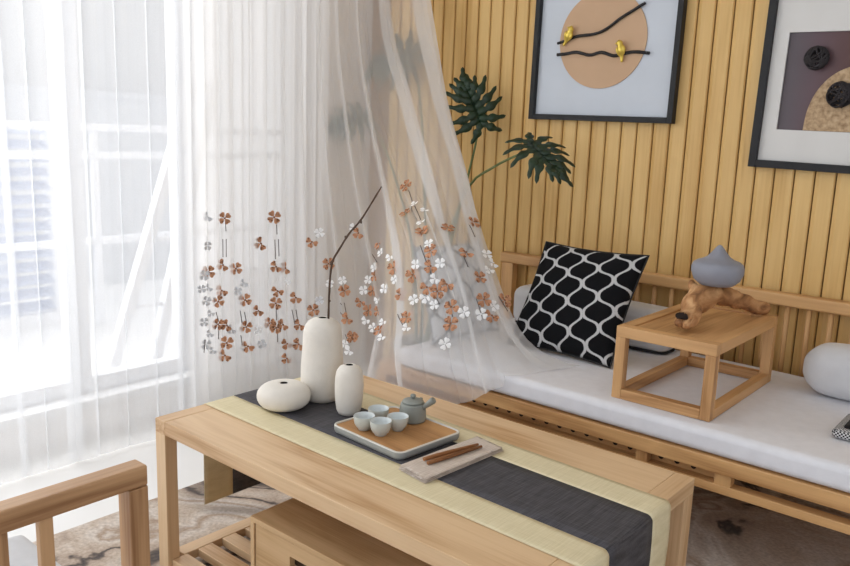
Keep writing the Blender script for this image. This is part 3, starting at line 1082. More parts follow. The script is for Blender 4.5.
mb.box(-1.435, -1.032, cy0 + 0.004, cy0 + 0.034, 0.365, 0.415)
mb.box(-1.435, -1.032, cy1 - 0.034, cy1 - 0.004, 0.365, 0.415)
mb.box(-1.472, -1.440, cy0 + 0.04, cy1 - 0.04, 0.365, 0.415)
mb.box(-1.028, -1.005, cy0 + 0.030, cy1 - 0.030, 0.365, 0.45)
link(mb, 'seat_frame', w_chair('x'), ch, bevel=0.002)
link(rbox(-1.47, -1.036, cy0 + 0.004, cy1 + 0.004, 0.416, 0.458, 0.012, n=16), 'seat_cushion', plain('seat_fabric', lin(208, 208, 210), 0.95, 0.04, 40, bump=0.3, bscale=500), ch)

# ---------------------------------------------------------------- pictures
M_black = plain('black_frame', lin(17, 17, 20), 0.6, 0.05)
M_mat1 = plain('cool_mat', lin(206, 212, 220), 0.9, 0.02)
M_mat2 = plain('warm_mat', lin(218, 216, 212), 0.9, 0.02)
M_gold = plain('gold_leaf', lin(232, 202, 92), 0.3, 0.08, 60, metal=0.6)
M_blackwire = plain('black_branch', lin(26, 22, 22), 0.6)
def frame(name, label, x0, x1, z0, z1, wdt, depth, tilt):
    yb = YB - 0.024
    t = thing(name, label, 'picture', ((x0 + x1) / 2, yb, (z0 + z1) / 2))
    mb = MB()
    f0, f1 = yb - depth, yb
    mb.box(x0, x0 + wdt, f0, f1, z0, z1)
    mb.box(x1 - wdt, x1, f0, f1, z0, z1)
    mb.box(x0 + wdt, x1 - wdt, f0, f1, z0, z0 + wdt)
    mb.box(x0 + wdt, x1 - wdt, f0, f1, z1 - wdt, z1)
    link(mb, 'frame', M_black, t, bevel=0.0015)
    t.rotation_euler.y = tilt
    return t, yb
p1, yb = frame('bird_picture', 'black framed picture of a tan disc with two gold birds', -1.884, -1.246, 1.304, 1.944, 0.022, 0.034, 0.012)
mb = MB()
mb.box(-1.862, -1.268, yb - 0.012, yb - 0.004, 1.326, 1.922)
link(mb, 'mat_board', M_mat1, p1)
mb = MB()
n = 72
a_ = [mb.bm.verts.new((-1.575 + 0.190 * math.cos(2 * PI * k / n), yb - 0.0122, 1.620 + 0.188 * math.sin(2 * PI * k / n))) for k in range(n)]
b_ = [mb.bm.verts.new((v.co.x, yb - 0.017, v.co.z)) for v in a_]
mb.bm.faces.new(b_)
for k in range(n):
    mb.bm.faces.new((a_[k], a_[(k + 1) % n], b_[(k + 1) % n], b_[k]))
link(mb, 'tan_disc', plain('tan_paper', lin(202, 168, 136), 0.9, 0.03), p1)
def at1(x, z): return (x, yb - 0.023, z)
mb = MB()
mb.tube(catmull([at1(-1.772, 1.611), at1(-1.735, 1.620), at1(-1.682, 1.636), at1(-1.62, 1.64), at1(-1.572, 1.651), at1(-1.53, 1.675), at1(-1.499, 1.696), at1(-1.45, 1.722), at1(-1.402, 1.747)], 30), 0.0058, 10, rough=0.15, rs=60)
link(mb, 'branch', M_blackwire, p1)
mb = MB()
mb.tube(catmull([at1(-1.770, 1.566), at1(-1.735, 1.568), at1(-1.686, 1.574), at1(-1.65, 1.567), at1(-1.617, 1.561), at1(-1.569, 1.571), at1(-1.516, 1.556), at1(-1.479, 1.562), at1(-1.43, 1.569), at1(-1.366, 1.563)], 36), 0.0062, 10, rough=0.15, rs=60)
link(mb, 'branch', M_blackwire, p1)
def bird(x, z, s, lean, name='gold_bird'):
    mb = MB()
    def q(dx, dy, dz):
        c, sn = math.cos(lean), math.sin(lean)
        return (x + (dx * c - dz * sn) * s, yb - 0.034 + dy, z + (dx * sn + dz * c) * s)
    # one continuous body from crown to tail tip
    mb.tube(catmull([q(0.0, -0.004, 0.047), q(0.0, -0.004, 0.040), q(0.001, -0.004, 0.030), q(0.002, -0.003, 0.018), q(0.001, 0, 0.0), q(-0.003, 0.004, -0.018), q(-0.008, 0.006, -0.040), q(-0.012, 0.006, -0.058)], 28),
            [0.002, 0.006, 0.0095, 0.0118, 0.0124, 0.012, 0.0112, 0.0112, 0.012, 0.0132, 0.0145, 0.0156, 0.0162, 0.0164, 0.0160, 0.0152, 0.014, 0.0125, 0.011, 0.0096, 0.0084, 0.0074, 0.0068, 0.0064, 0.006, 0.0058, 0.0056, 0.0052, 0.003], 14)
    b = link(mb, name, M_gold, p1)
    mb = MB()
    mb.tube([q(-0.008, -0.008, 0.034), q(-0.014, -0.010, 0.033), q(-0.019, -0.011, 0.031)], [0.0045, 0.003, 0.0006], 8)
    link(mb, 'beak', M_gold, b)
    for sd in (-1, 1):
        mb = MB()
        mb.tube(catmull([q(sd * 0.013, -0.004, 0.016), q(sd * 0.016, -0.004, 0.0), q(sd * 0.011 - 0.003, 0, -0.02), q(sd * 0.004 - 0.008, 0.003, -0.034)], 10),
                [0.003, 0.006, 0.007, 0.0075, 0.0075, 0.007, 0.0065, 0.0055, 0.004, 0.003, 0.0015], 8)
        link(mb, 'wing', M_gold, b)
bird(-1.716, 1.640, 0.80, 0.36 * -1)
bird(-1.480, 1.578, 0.80, 0.30)
p2, yb = frame('abstract_picture', 'black framed picture of a sandy mound and dark woven balls', -0.948, -0.305, 1.150, 1.790, 0.026, 0.034, 0.022)
mb = MB()
for a in ((-0.922, -0.873, 1.176, 1.764), (-0.38, -0.331, 1.176, 1.764), (-0.873, -0.38, 1.176, 1.283), (-0.873, -0.38, 1.606, 1.764)):
    mb.box(a[0], a[1], yb - 0.016, yb - 0.006, a[2], a[3])
link(mb, 'mat_board', M_mat2, p2)
m, nt, b = newmat('plum_board')
tc = N(nt, 'ShaderNodeTexCoord')
sp = N(nt, 'ShaderNodeSeparateXYZ')
nt.links.new(tc.outputs['Object'], sp.inputs[0])
f = mth(nt, 'ADD', mth(nt, 'MULTIPLY', mth(nt, 'ADD', sp.outputs[0], 0.27), 2.0), 0)
nt.links.new(ramp(nt, f, [(0.0, lin(66, 58, 60)), (0.10, lin(88, 78, 84)), (0.25, lin(94, 70, 76)), (0.42, lin(86, 54, 52)), (1.0, lin(80, 48, 44))]), b.inputs['Base Color'])
b.inputs['Roughness'].default_value = 0.5
mb = MB()
mb.box(-0.873, -0.38, yb - 0.008, yb - 0.004, 1.283, 1.606)
link(mb, 'backdrop', m, p2)
m, nt, b = newmat('cork_sand')
tc = N(nt, 'ShaderNodeTexCoord')
nz = N(nt, 'ShaderNodeTexNoise')
nz.inputs['Scale'].default_value = 70
nz.inputs['Detail'].default_value = 6
nt.links.new(tc.outputs['Object'], nz.inputs['Vector'])
nt.links.new(ramp(nt, nz.outputs[0], [(0.3, lin(146, 118, 88)), (0.55, lin(190, 162, 128)), (0.75, lin(206, 182, 150))]), b.inputs['Base Color'])
b.inputs['Roughness'].default_value = 0.95
mb = MB()
pts = []
for k in range(41):
    a = PI * k / 40
    pts.append((-0.627 - 0.160 * math.cos(a), 1.284 + 0.215 * math.sin(a) ** 0.85))
A_ = [mb.bm.verts.new((x, yb - 0.0085, z)) for x, z in pts]
B_ = [mb.bm.verts.new((x, yb - 0.0145, z)) for x, z in pts]
mb.bm.faces.new(B_)
for k in range(40):
    mb.bm.faces.new((A_[k], A_[k + 1], B_[k + 1], B_[k]))
link(mb, 'sandy_mound', m, p2)
M_ball = plain('black_wicker', lin(34, 28, 30), 0.7)
def ball(x, z, r, nm='woven_ball'):
    mb = MB()
    rnd = random.Random(int(x * 1000))
    c = Vector((x, yb - 0.0145 - r * 0.42, z))
    for k in range(16):
        ax = Vector((rnd.uniform(-1, 1), rnd.uniform(-1, 1), rnd.uniform(-1, 1))).normalized()
        a0 = ax.orthogonal().normalized()
        b0 = ax.cross(a0)
        off = rnd.uniform(-0.45, 0.45)
        rr = math.sqrt(1 - off * off)
        pts = []
        for j in range(25):
            t = 2 * PI * j / 24
            p = (ax * off + (a0 * math.cos(t) + b0 * math.sin(t)) * rr) * r
            p.y *= 0.42
            pts.append(c + p)
        mb.tube(pts, r * 0.085, 6, caps=False)
    mb.bm.verts.ensure_lookup_table()
    link(mb, nm, M_ball, p2)
ball(-0.772, 1.520, 0.037)
ball(-0.682, 1.402, 0.041)
gl_m, gnt, gb = newmat('picture_glass')
out = gnt.nodes['Material Output']
tr = N(gnt, 'ShaderNodeBsdfTransparent')
gl = N(gnt, 'ShaderNodeBsdfGlossy')
gl.inputs['Roughness'].default_value = 0.05
mx = N(gnt, 'ShaderNodeMixShader')
mx.inputs[0].default_value = 0.03
gnt.links.new(tr.outputs[0], mx.inputs[1])
gnt.links.new(gl.outputs[0], mx.inputs[2])
gnt.links.new(mx.outputs[0], out.inputs['Surface'])

# ---------------------------------------------------------------- potted split-leaf plant
M_leaf = plain('leaf_green', lin(30, 52, 32), 0.4, 0.22, 18)
M_petiole = plain('petiole_green', lin(104, 118, 70), 0.55, 0.1)
plant = thing('split_leaf_plant', 'split leaf philodendron plant behind the sofa end, partly veiled by the curtain', 'plant', (-2.30, 2.72, 0.012))
mb = MB()
mb.lathe([(0.085, 0), (0.095, 0.005), (0.115, 0.12), (0.125, 0.26), (0.126, 0.27), (0.115, 0.27), (0.112, 0.235)], (-2.30, 2.72, 0.012), 40, cap1=False)
link(mb, 'pot', plain('white_pot', lin(206, 202, 196), 0.6), plant)
mb = MB()
mb.lathe([(0.113, 0.23), (0.06, 0.238), (0.001, 0.24)], (-2.30, 2.72, 0.0), 30, cap0=False)
link(mb, 'soil', plain('potting_soil', lin(60, 46, 36), 1.0, 0.3, 80), plant)
def leaf(c, mid, nrm, size, seed, droop=0.12):
    """a deeply split leaf: lobes curve out from a midrib, each lobe toothed"""
    rnd = random.Random(seed)
    c = Vector(c)
    M = Vector(mid).normalized()
    Nn = Vector(nrm)
    Nn = (Nn - M * Nn.dot(M)).normalized()
    S = Nn.cross(M)
    mb = MB()
    def P(a, b, h=0.0):
        r2_ = (a * a + b * b) / (size * size)
        return c + M * a + S * b + Nn * (h - droop * size * r2_)
    # (distance along the midrib, lobe angle from the midrib, lobe length)
    lobes = []
    for t, ang, ln in ((-0.10, 152, 0.44), (-0.02, 122, 0.56), (0.06, 97, 0.60), (0.16, 78, 0.58), (0.27, 62, 0.53), (0.38, 48, 0.45), (0.49, 34, 0.36)):
        for s in (-1, 1):
            lobes.append((t, s * (ang + rnd.uniform(-6, 6)), ln * rnd.uniform(0.9, 1.1)))
    lobes.append((0.55, rnd.uniform(-6, 6), 0.40))
    for t, ang, ln in lobes:
        n = 12
        a, b = t * size, 0.0
        th = math.radians(ang)
        step = ln * size / n
        pl, pr = [], []
        sgn = 1 if ang > 0 else -1
        for k in range(n + 1):
            f = k / n
            tooth = 0.62 + 0.55 * abs(math.sin(f * PI * 2.6 + 0.4))
            wd = size * 0.074 * (0.70 + 0.9 * f - 2.3 * max(0, f - 0.42)) * tooth
            if k == n:
                wd = size * 0.003
            na, nb_ = -math.sin(th), math.cos(th)
            h = 0.035 * size * math.sin(f * PI)
            pl.append(mb.bm.verts.new(P(a + na * wd, b + nb_ * wd, h)))
            pr.append(mb.bm.verts.new(P(a - na * wd, b - nb_ * wd, h)))
            th -= sgn * math.radians(2.4)
            a += math.cos(th) * step
            b += math.sin(th) * step
        for k in range(n):
            f = mb.bm.faces.new((pl[k], pl[k + 1], pr[k + 1], pr[k]))
            f.smooth = True
    # central blade that ties the lobes together
    n = 16
    for s in (-1, 1):
        prev = None
        for k in range(n + 1):
            f = k / n
            a = (-0.13 + 0.74 * f) * size
            wd = size * (0.135 * math.sin(PI * min(1, 0.12 + f * 0.88)) ** 0.7 + 0.004)
            row = (mb.bm.verts.new(P(a, 0, -0.004)), mb.bm.verts.new(P(a, s * wd, 0.004)))
            if prev:
                fc_ = mb.bm.faces.new((prev[0], row[0], row[1], prev[1]))
                fc_.smooth = True
            prev = row
    o = link(mb, 'leaf', M_leaf, plant)
    so = o.modifiers.new('thickness', 'SOLIDIFY')
    so.thickness = 0.0012
    return o
def petiole(pts, r=0.0055):
    mb = MB()
    mb.tube(catmull(pts, 24), [r * 1.5 - r * 0.7 * k / 24 for k in range(25)], 8)
    link(mb, 'petiole', M_petiole, plant)
toC = Vector((0.62, -0.76, 0.05))
leaf((-2.068, 2.78, 1.312), (-0.34, -0.20, 0.85), (0.66, -0.72, 0.20), 0.235, 3)
petiole([(-2.28, 2.73, 0.22), (-2.20, 2.76, 0.65), (-2.11, 2.79, 1.08), (-2.075, 2.785, 1.22), (-2.073, 2.785, 1.316)])
leaf((-1.722, 2.70, 1.192), (0.78, -0.10, -0.46), (0.42, -0.42, 0.80), 0.235, 11, 0.25)
petiole([(-2.29, 2.73, 0.22), (-2.22, 2.77, 0.70), (-2.10, 2.77, 1.00), (-1.95, 2.74, 1.10), (-1.79, 2.705, 1.165), (-1.722, 2.702, 1.188)])
leaf((-2.56, 2.845, 1.575), (-0.62, -0.35, -0.25), (0.50, -0.75, 0.40), 0.25, 5, 0.2)
petiole([(-2.31, 2.74, 0.22), (-2.36, 2.80, 0.75), (-2.45, 2.86, 1.25), (-2.50, 2.862, 1.50), (-2.553, 2.848, 1.577)])
leaf((-2.725, 2.72, 1.285), (-0.35, -0.70, -0.22), (0.66, -0.50, 0.45), 0.20, 8, 0.25)
petiole([(-2.32, 2.72, 0.22), (-2.40, 2.76, 0.70), (-2.60, 2.80, 1.10), (-2.69, 2.765, 1.26), (-2.722, 2.725, 1.286)])

# ---------------------------------------------------------------- sheer curtains
def sheer(name, alpha, tint):
    m, nt, b = newmat(name)
    out = nt.nodes['Material Output']
    nt.nodes.remove(b)
    tc = N(nt, 'ShaderNodeTexCoord')
    df = N(nt, 'ShaderNodeBsdfDiffuse')
    df.inputs[0].default_value = tint
    tl = N(nt, 'ShaderNodeBsdfTranslucent')
    tl.inputs[0].default_value = tint
    tp = N(nt, 'ShaderNodeBsdfTransparent')
    m1 = N(nt, 'ShaderNodeMixShader')
    m1.inputs[0].default_value = 0.5
    nt.links.new(df.outputs[0], m1.inputs[1])
    nt.links.new(tl.outputs[0], m1.inputs[2])
    m2 = N(nt, 'ShaderNodeMixShader')
    nz = N(nt, 'ShaderNodeTexNoise')
    nz.inputs['Scale'].default_value = 500
    nt.links.new(tc.outputs['Object'], nz.inputs['Vector'])
    nt.links.new(mth(nt, 'ADD', mth(nt, 'MULTIPLY', nz.outputs[0], 0.10), alpha - 0.05), m2.inputs[0])
    nt.links.new(tp.outputs[0], m2.inputs[1])
    nt.links.new(m1.outputs[0], m2.inputs[2])
    nt.links.new(m2.outputs[0], out.inputs['Surface'])
    return m
M_sheer1 = sheer('plain_sheer', 0.42, (0.93, 0.945, 0.965, 1))
M_sheer3 = sheer('gathered_sheer', 0.84, (0.83, 0.82, 0.81, 1))
M_sheer2 = sheer('embroidered_sheer', 0.48, (0.97, 0.968, 0.965, 1))

def cr1(vals, xs, x):
    """Catmull-Rom interpolation of vectors over uneven knots"""
    n = len(xs)
    i = 0
    while i < n - 2 and xs[i + 1] < x:
        i += 1
    h = xs[i + 1] - xs[i]
    t = (x - xs[i]) / h
    def tan(k):
        if k == 0:
            return (vals[1] - vals[0]) / (xs[1] - xs[0])
        if k == n - 1:
            return (vals[-1] - vals[-2]) / (xs[-1] - xs[-2])
        return (vals[k + 1] - vals[k - 1]) / (xs[k + 1] - xs[k - 1])
    m0, m1 = tan(i) * h, tan(i + 1) * h
    a, b = vals[i], vals[i + 1]
    return a * (2 * t ** 3 - 3 * t * t + 1) + m0 * (t ** 3 - 2 * t * t + t) + b * (-2 * t ** 3 + 3 * t * t) + m1 * (t ** 3 - t * t)

class Drape:
    """sheet lofted through ribs (each a polyline from the track to the hem), with folds that double back"""
    def __init__(self, ribs, knots, rows, folds, depth, over, seed, hemfade=0.0):
        self.R = [catmull(r, rows) for r in ribs]
        self.k, self.rows, self.depth, self.over, self.hemfade = knots, rows, depth, over, hemfade
        rnd = random.Random(seed)
        self.folds = folds            # list of (s centre, half width)
        self.seed = seed
    def base(self, s, j):
        s = min(1, max(0, s))
        return cr1([r[j] for r in self.R], self.k, s)
    def pt(self, s, j, folded=True):
        if not folded:
            return self.base(s, j)
        t = j / self.rows
        tau, nd = s, 0.0
        for c, wv, a, *t0 in self.folds:
            x = (s - c) / wv
            if t0:
                q = min(1, max(0, (t - t0[0]) / 0.2))
                a *= q * q * (3 - 2 * q)
            if abs(x) < 3:
                g = math.exp(-x * x)
                tau -= a * wv * self.over * 2.2 * x * g
                nd += self.depth * a * (g - 0.35 * math.exp(-(x * 0.5) ** 2))
        fade = 1 - self.hemfade * max(0, (t - 0.7) / 0.3)
        tau = s + (tau - s) * fade
        p = self.base(tau, j)
        e = 0.01
        d = self.base(min(1, tau + e), j) - self.base(max(0, tau - e), j)
        dn = self.R[0][min(j + 1, self.rows)] - self.R[0][max(j - 1, 0)]
        jj = min(j + 1, self.rows)
        dv = self.base(tau, jj) - self.base(tau, max(0, jj - 2))
        n = d.cross(dv)
        if n.length > 1e-9:
            n.normalize()
        wob = 0.006 * noise.noise(Vector((s * 14, t * 2.0, self.seed))) + 0.004 * noise.noise(Vector((s * 40, t * 1.2, self.seed + 5)))
        return p + n * (nd * fade * (0.75 + 0.25 * math.sin(t * 5 + s * 9)) + wob * fade)

def build_drape(D, ncol, clampf=None):
    mb = MB()
    V = [[None] * (D.rows + 1) for _ in range(ncol + 1)]
    for i in range(ncol + 1):
        for j in range(D.rows + 1):
            p = D.pt(i / ncol, j)
            if clampf:
                p = clampf(p)
            V[i][j] = mb.bm.verts.new(p)
    for i in range(ncol):
        for j in range(D.rows):
            f = mb.bm.faces.new((V[i][j], V[i + 1][j], V[i + 1][j + 1], V[i][j + 1]))
            f.smooth = True
    return mb

def foldlist(spec):
    return spec
# plain panel along the window
CX = -2.69
ribs = []
for y in (-0.35, 0.35, 1.05, 1.80):
    ribs.append([(CX, y, 2.745), (CX, y, 1.8), (CX, y, 0.9), (CX, y, 0.008)])
def ys(y): return (y + 0.35) / 2.15
pf = []
rnd = random.Random(4)
for y, wv, a in ((-0.2, 0.03, 1), (0.0, 0.03, 1), (0.22, 0.035, 1), (0.45, 0.03, 1), (0.66, 0.03, 1), (0.83, 0.03, 1), (0.96, 0.022, 0.9), (1.085, 0.022, 1.0), (1.165, 0.014, 0.6), (1.27, 0.034, 1.25), (1.355, 0.016, 0.8), (1.475, 0.014, 0.5), (1.60, 0.016, 0.6), (1.715, 0.022, 1.0), (1.775, 0.016, 0.8)):
    pf.append((ys(y), wv / 2.15, a))
D1 = Drape(ribs, [0, 0.3256, 0.6512, 1.0], 40, pf, 0.045, 1.25, 1.0)
c1_ = build_drape(D1, 520, lambda p: Vector((max(p.x, XW + 0.035), p.y, max(p.z, 0.006))))
tag(link(c1_, 'plain_curtain', M_sheer1, at=(CX, 0.7, 0)), 'plain white sheer curtain hanging before the bright window at left', 'curtain')

# inferred second panel, gathered; added to brighten the fabric right of the window
ribs = []
for y in (1.80, 2.05, 2.30, 2.56):
    ribs.append([(-2.775, y, 2.745), (-2.775, y, 1.8), (-2.775, y, 0.9), (-2.775, y, 0.008)])
gf = []
rnd = random.Random(12)
y = 1.83
while y < 2.53:
    gf.append(((y - 1.80) / 0.76, rnd.uniform(0.010, 0.017) / 0.76, rnd.uniform(0.7, 1.1)))
    y += rnd.uniform(0.045, 0.075)
D3 = Drape(ribs, [0, 0.329, 0.658, 1.0], 40, gf, 0.035, 1.2, 3.0)
tag(link(build_drape(D3, 360, lambda p: Vector((min(max(p.x, XW + 0.035), -2.735), p.y, max(p.z, 0.006)))), 'added_curtain', M_sheer3, at=(-2.775, 2.2, 0)),
    'inferred white curtain added behind the embroidered sheer to brighten it, gathered right of the window', 'curtain')

# embroidered panel, swept over the sofa end
ribs = [
    [(CX, 1.74, 2.745), (CX, 1.74, 1.8), (CX, 1.735, 0.9), (CX, 1.73, 0.4), (CX, 1.73, 0.008)],
    [(CX, 2.06, 2.745), (CX, 2.06, 1.8), (CX, 2.055, 0.9), (-2.68, 2.05, 0.4), (-2.66, 2.04, 0.008)],
    [(CX, 2.33, 2.745), (CX, 2.33, 1.9), (-2.67, 2.32, 1.3), (-2.62, 2.30, 0.8), (-2.56, 2.26, 0.4), (-2.52, 2.22, 0.008)],
    [(CX, 2.52, 2.745), (-2.67, 2.497, 1.793), (-2.60, 2.482, 1.321), (-2.50, 2.47, 0.907), (-2.40, 2.44, 0.66), (-2.26, 2.36, 0.38), (-2.16, 2.20, 0.20), (-2.12, 2.12, 0.012)],
    [(CX, 2.64, 2.745), (-2.64, 2.58, 1.80), (-2.52, 2.53, 1.30), (-2.38, 2.48, 0.95), (-2.12, 2.258, 0.738), (-2.03, 2.17, 0.55), (-1.93, 2.03, 0.41), (-1.89, 2.00, 0.26)],
    [(CX, 2.74, 2.745), (-2.615, 2.635, 1.80), (-2.43, 2.57, 1.30), (-2.20, 2.45, 0.99), (-1.845, 2.175, 0.849), (-1.70, 2.12, 0.63), (-1.62, 2.055, 0.49), (-1.557, 2.050, 0.326)],
    [(CX, 2.82, 2.745), (-2.546, 2.75, 1.82), (-2.294, 2.62, 1.413), (-2.00, 2.46, 1.05), (-1.668, 2.20, 0.794), (-1.53, 2.15, 0.576), (-1.44, 2.09, 0.49), (-1.385, 2.060, 0.43)],
    [(-2.66, 2.90, 2.745), (-2.306, 2.78, 1.806), (-2.12, 2.68, 1.375), (-1.896, 2.56, 1.055), (-1.688, 2.445, 0.765), (-1.50, 2.36, 0.552), (-1.37, 2.375, 0.475), (-1.245, 2.425, 0.463)],
]
kn = [0, 0.27, 0.47, 0.60, 0.70, 0.80, 0.90, 1.0]
ef = []
for fo in ((0.03, 0.016, 0.9), (0.085, 0.012, 0.7), (0.145, 0.010, 0.6), (0.20, 0.014, 0.8), (0.262, 0.010, 0.8), (0.335, 0.013, 0.7), (0.40, 0.011, 0.8), (0.468, 0.015, 0.9), (0.535, 0.013, 0.9), (0.615, 0.015, 1.0), (0.735, 0.020, 1.1), (0.868, 0.028, 1.1), (0.96, 0.034, 1.1), (0.80, 0.010, 1.1, 0.5), (0.825, 0.016, 1.2, 0.55), (0.905, 0.012, 1.1, 0.5), (0.93, 0.010, 1.0, 0.6), (0.985, 0.008, 0.9, 0.5), (0.77, 0.008, 0.8, 0.6)):
    ef.append(fo)
D2 = Drape(ribs, kn, 64, ef, 0.034, 1.15, 2.0, hemfade=0.45)
def clamp2(p):
    if p.x > SX0 - 0.02 and 2.07 < p.y and p.z < 0.468:
        p = Vector((p.x, p.y, 0.462 + 0.002 * (p.y - 2.07)))
    p.z = max(p.z, 0.006)
    p.x = max(p.x, XW + 0.03)
    p.y = min(p.y, YB - 0.03)
    return p
emb = tag(link(build_drape(D2, 620, clamp2), 'embroidered_curtain', M_sheer2, at=(-2.3, 2.3, 0)), 'sheer curtain embroidered with brown and white flowers, swept over the sofa end', 'curtain')
#EMBROIDERY
E_B = [(0.1597,0.6875),(0.3573,0.6914),(0.3048,0.7305),(0.1556,0.7578),(0.0968,0.7656),(0.2137,0.7656),(0.3621,0.7695),(0.4089,0.7734),(0.1524,0.7969),(0.1266,0.8125),(0.2387,0.8164),(0.3677,0.8086),(0.3605,0.8281),(0.4323,0.8203),(0.2911,0.8359),(0.4895,0.7266),(0.5145,0.75),(0.5516,0.7812),(0.4887,0.8359),(0.5524,0.8242),(0.5589,0.8477),(0.5927,0.6797),(0.6903,0.75),(0.7137,0.8164),(0.6427,0.7656),(0.6,0.7734),(0.5758,0.7891),(0.6379,0.8164),(0.5895,0.8008),(0.7202,0.8555),(0.7653,0.8359),(0.7581,0.8906),(0.6976,0.8984),(0.8121,0.6289),(0.7847,0.7031),(0.8056,0.7734),(0.125,0.8477),(0.1621,0.8516),(0.2411,0.8594),(0.346,0.8594),(0.3605,0.8672),(0.3839,0.8633),(0.4419,0.8633),(0.1605,0.8789),(0.1565,0.8984),(0.246,0.8906),(0.3927,0.8945),(0.3911,0.918),(0.4403,0.8945),(0.8065,0.8125),(0.7911,0.832),(0.7839,0.8555),(0.7911,0.8633),(0.8129,0.8594),(0.8121,0.8867),(0.8089,0.9062),(0.8935,0.7695),(0.7935,0.7734),(0.9153,0.8828),(0.9169,0.8516),(0.9169,0.9023),(0.9129,0.8164),(0.925,0.7422),(0.9976,0.8672),(0.5581,0.8516)]
E_W = [(0.6944,0.7734),(0.7105,0.7969),(0.6452,0.7539),(0.5855,0.7695),(0.7008,0.8359),(0.6395,0.8008),(0.5831,0.8164),(0.5944,0.8281),(0.7024,0.8867),(0.704,0.9141),(0.779,0.8242),(0.7806,0.8672),(0.7919,0.8477),(0.7863,0.8789),(0.5508,0.7656),(0.5565,0.875),(0.7581,0.9062),(0.8081,0.7461),(0.8073,0.8008),(0.9944,0.8242),(0.9202,0.8867),(0.7919,0.9297),(0.8435,0.8984),(0.9097,0.9023),(0.4089,0.793),(0.5024,0.707),(0.5508,0.8672),(0.5863,0.6719),(1.0,0.8086),(0.8121,0.832),(0.7629,0.8672),(0.596,0.7539),(0.7468,0.832),(0.8177,0.7109),(0.8121,0.6797),(0.546,0.8906),(0.5145,0.7812),(0.2895,0.8672),(0.9968,0.7969)]
E_G = [(0.0976,0.6836),(0.0766,0.7266),(0.0669,0.7695),(0.0976,0.7891),(0.0718,0.8086),(0.1016,0.8281),(0.0653,0.8398),(0.0984,0.8594),(0.0702,0.875),(0.2169,0.8008),(0.2363,0.7891),(0.179,0.8594),(0.304,0.8906),(0.0597,0.7891),(0.1056,0.8867),(0.4976,0.8164)]
E_S = [(0.1613,0.6953,0.1629,0.707),(0.1556,0.7188,0.1556,0.7461),(0.1629,0.7188,0.1629,0.7461),(0.3645,0.7031,0.3661,0.7188),(0.3589,0.7266,0.3605,0.7578),(0.371,0.7266,0.3726,0.7539),(0.5242,0.8047,0.55,0.8242),(0.55,0.8008,0.5516,0.8203),(0.1185,0.8281,0.1282,0.8438),(0.221,0.832,0.2258,0.8516),(0.2363,0.8359,0.2427,0.8516),(0.4202,0.8398,0.429,0.8633),(0.4323,0.8398,0.4379,0.8594),(0.3621,0.8359,0.3629,0.8555),(0.3661,0.875,0.3653,0.8906),(0.1274,0.8555,0.1266,0.8711),(0.2218,0.8711,0.225,0.8867),(0.0645,0.8867,0.0677,0.8672),(0.8129,0.6406,0.8105,0.6758),(0.8105,0.6875,0.8089,0.7383),(0.8081,0.6836,0.7968,0.7344),(0.7871,0.8008,0.7887,0.8359),(0.7871,0.8594,0.7903,0.8789),(0.75,0.8828,0.7556,0.9023),(0.754,0.8828,0.7573,0.9023),(0.8105,0.8789,0.8113,0.8984),(0.9097,0.8828,0.9105,0.9062),(0.9944,0.8633,0.9968,0.8828),(0.9202,0.7539,0.9218,0.7734),(0.9097,0.8203,0.9113,0.8398),(0.6452,0.7305,0.6677,0.7656),(0.7887,0.8242,0.7895,0.8438),(0.55,0.8516,0.5548,0.8633)]
def emb_frame(s, t):
    """position and tangent frame on the curtain, facing the room"""
    def Q(s_, t_):
        x = min(D2.rows, max(0, t_ * D2.rows))
        j = min(int(x), D2.rows - 1)
        return clamp2(D2.pt(s_, j)).lerp(clamp2(D2.pt(s_, j + 1)), x - j)
    p = Q(s, t)
    dv = (Q(s, min(1, t + 0.008)) - Q(s, t - 0.008)).normalized()
    ds = Q(min(1, s + 0.002), t) - Q(max(0, s - 0.002), t)
    n = ds.cross(dv)
    n = n.normalized() if n.length > 1e-9 else Vector((0.64, -0.76, 0))
    room = Vector((0.66, -0.74, 0.1))
    if n.dot(room) < 0:
        n = -n
    n = (n * 0.5 + room * 0.5)
    n = (n - dv * n.dot(dv)).normalized()
    return p + n * 0.003, dv, n
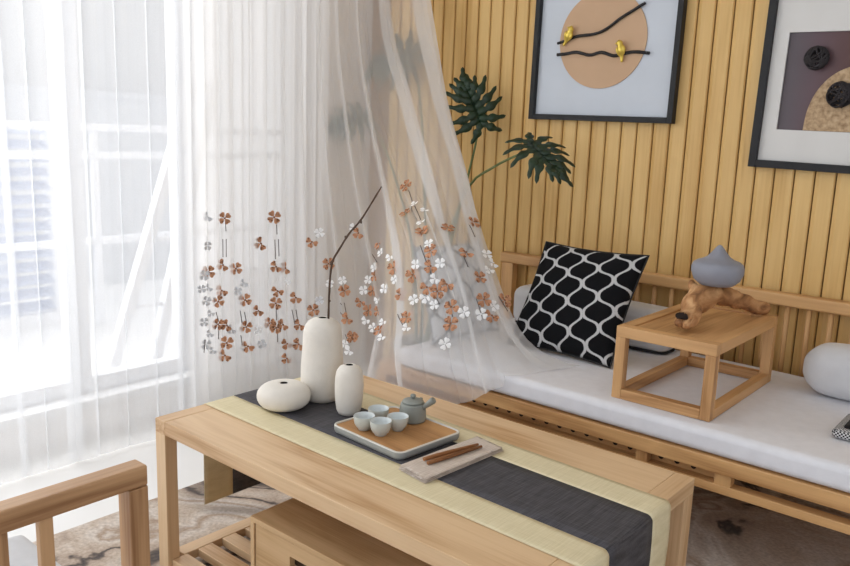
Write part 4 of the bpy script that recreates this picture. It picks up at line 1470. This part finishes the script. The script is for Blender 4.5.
def flower(mb, s, t, r, rnd, mi_petal, mi_core):
    p, dv, n = emb_frame(s, t)
    x = n.cross(dv)
    a0 = rnd.uniform(-0.4, 0.4)
    for q in range(4):
        a = a0 + PI / 4 + q * PI / 2
        if q == 3 and rnd.random() < 0.35:
            continue
        d = x * math.cos(a) + dv * math.sin(a)
        e = n.cross(d)
        # heart-shaped petal, slightly lifted at its tip
        out = [(0.10, 0.0), (0.35, -0.20), (0.70, -0.36), (0.95, -0.30), (1.02, -0.12), (0.93, 0.0), (1.02, 0.12), (0.95, 0.30), (0.70, 0.36), (0.35, 0.20)]
        ring = [mb.bm.verts.new(p + d * (u * r) + e * (w_ * r * 1.3) + n * (0.0025 * u)) for u, w_ in out]
        cen = mb.bm.verts.new(p + d * (0.6 * r) + n * 0.003)
        for k in range(len(ring)):
            f = mb.bm.faces.new((ring[k], ring[(k + 1) % len(ring)], cen))
            f.material_index = mi_petal if rnd.random() < 0.8 else mi_core
    c = [mb.bm.verts.new(p + n * 0.004 + (x * math.cos(k * PI / 3) + dv * math.sin(k * PI / 3)) * r * 0.16) for k in range(6)]
    f = mb.bm.faces.new(c)
    f.material_index = mi_core
M_fl_b = plain('brown_thread', lin(190, 138, 104), 0.8, 0.25, 60)
M_fl_d = plain('dark_brown_thread', lin(138, 92, 64), 0.8, 0.1)
M_fl_w = plain('white_thread', lin(246, 246, 246), 0.8, 0.03)
M_fl_s = plain('silver_thread', lin(214, 216, 220), 0.8, 0.03)
M_st = plain('stem_thread', lin(112, 106, 104), 0.8, 0.1)
rnd = random.Random(21)
def stitch(name, L, r0, jit, mats, core):
    for s, t in L:
        mb = MB()
        flower(mb, s, t, r0 * rnd.uniform(1 - jit, 1 + jit), rnd, 0, core)
        link(mb, name, mats, emb, fixn=False)
stitch('brown_flower', E_B, 0.0275, 0.08, [M_fl_b, M_fl_d], 1)
stitch('white_flower', E_W, 0.0205, 0.12, [M_fl_w], 0)
stitch('silver_flower', E_G, 0.021, 0.2, [M_fl_s], 0)
for s, t, s2, t2 in E_S:
    mb = MB()
    pts = [emb_frame(s + (s2 - s) * k / 6, t + (t2 - t) * k / 6)[0] for k in range(7)]
    mb.tube(pts, 0.0018, 5)
    link(mb, 'stem_stitch', M_st, emb, fixn=False)
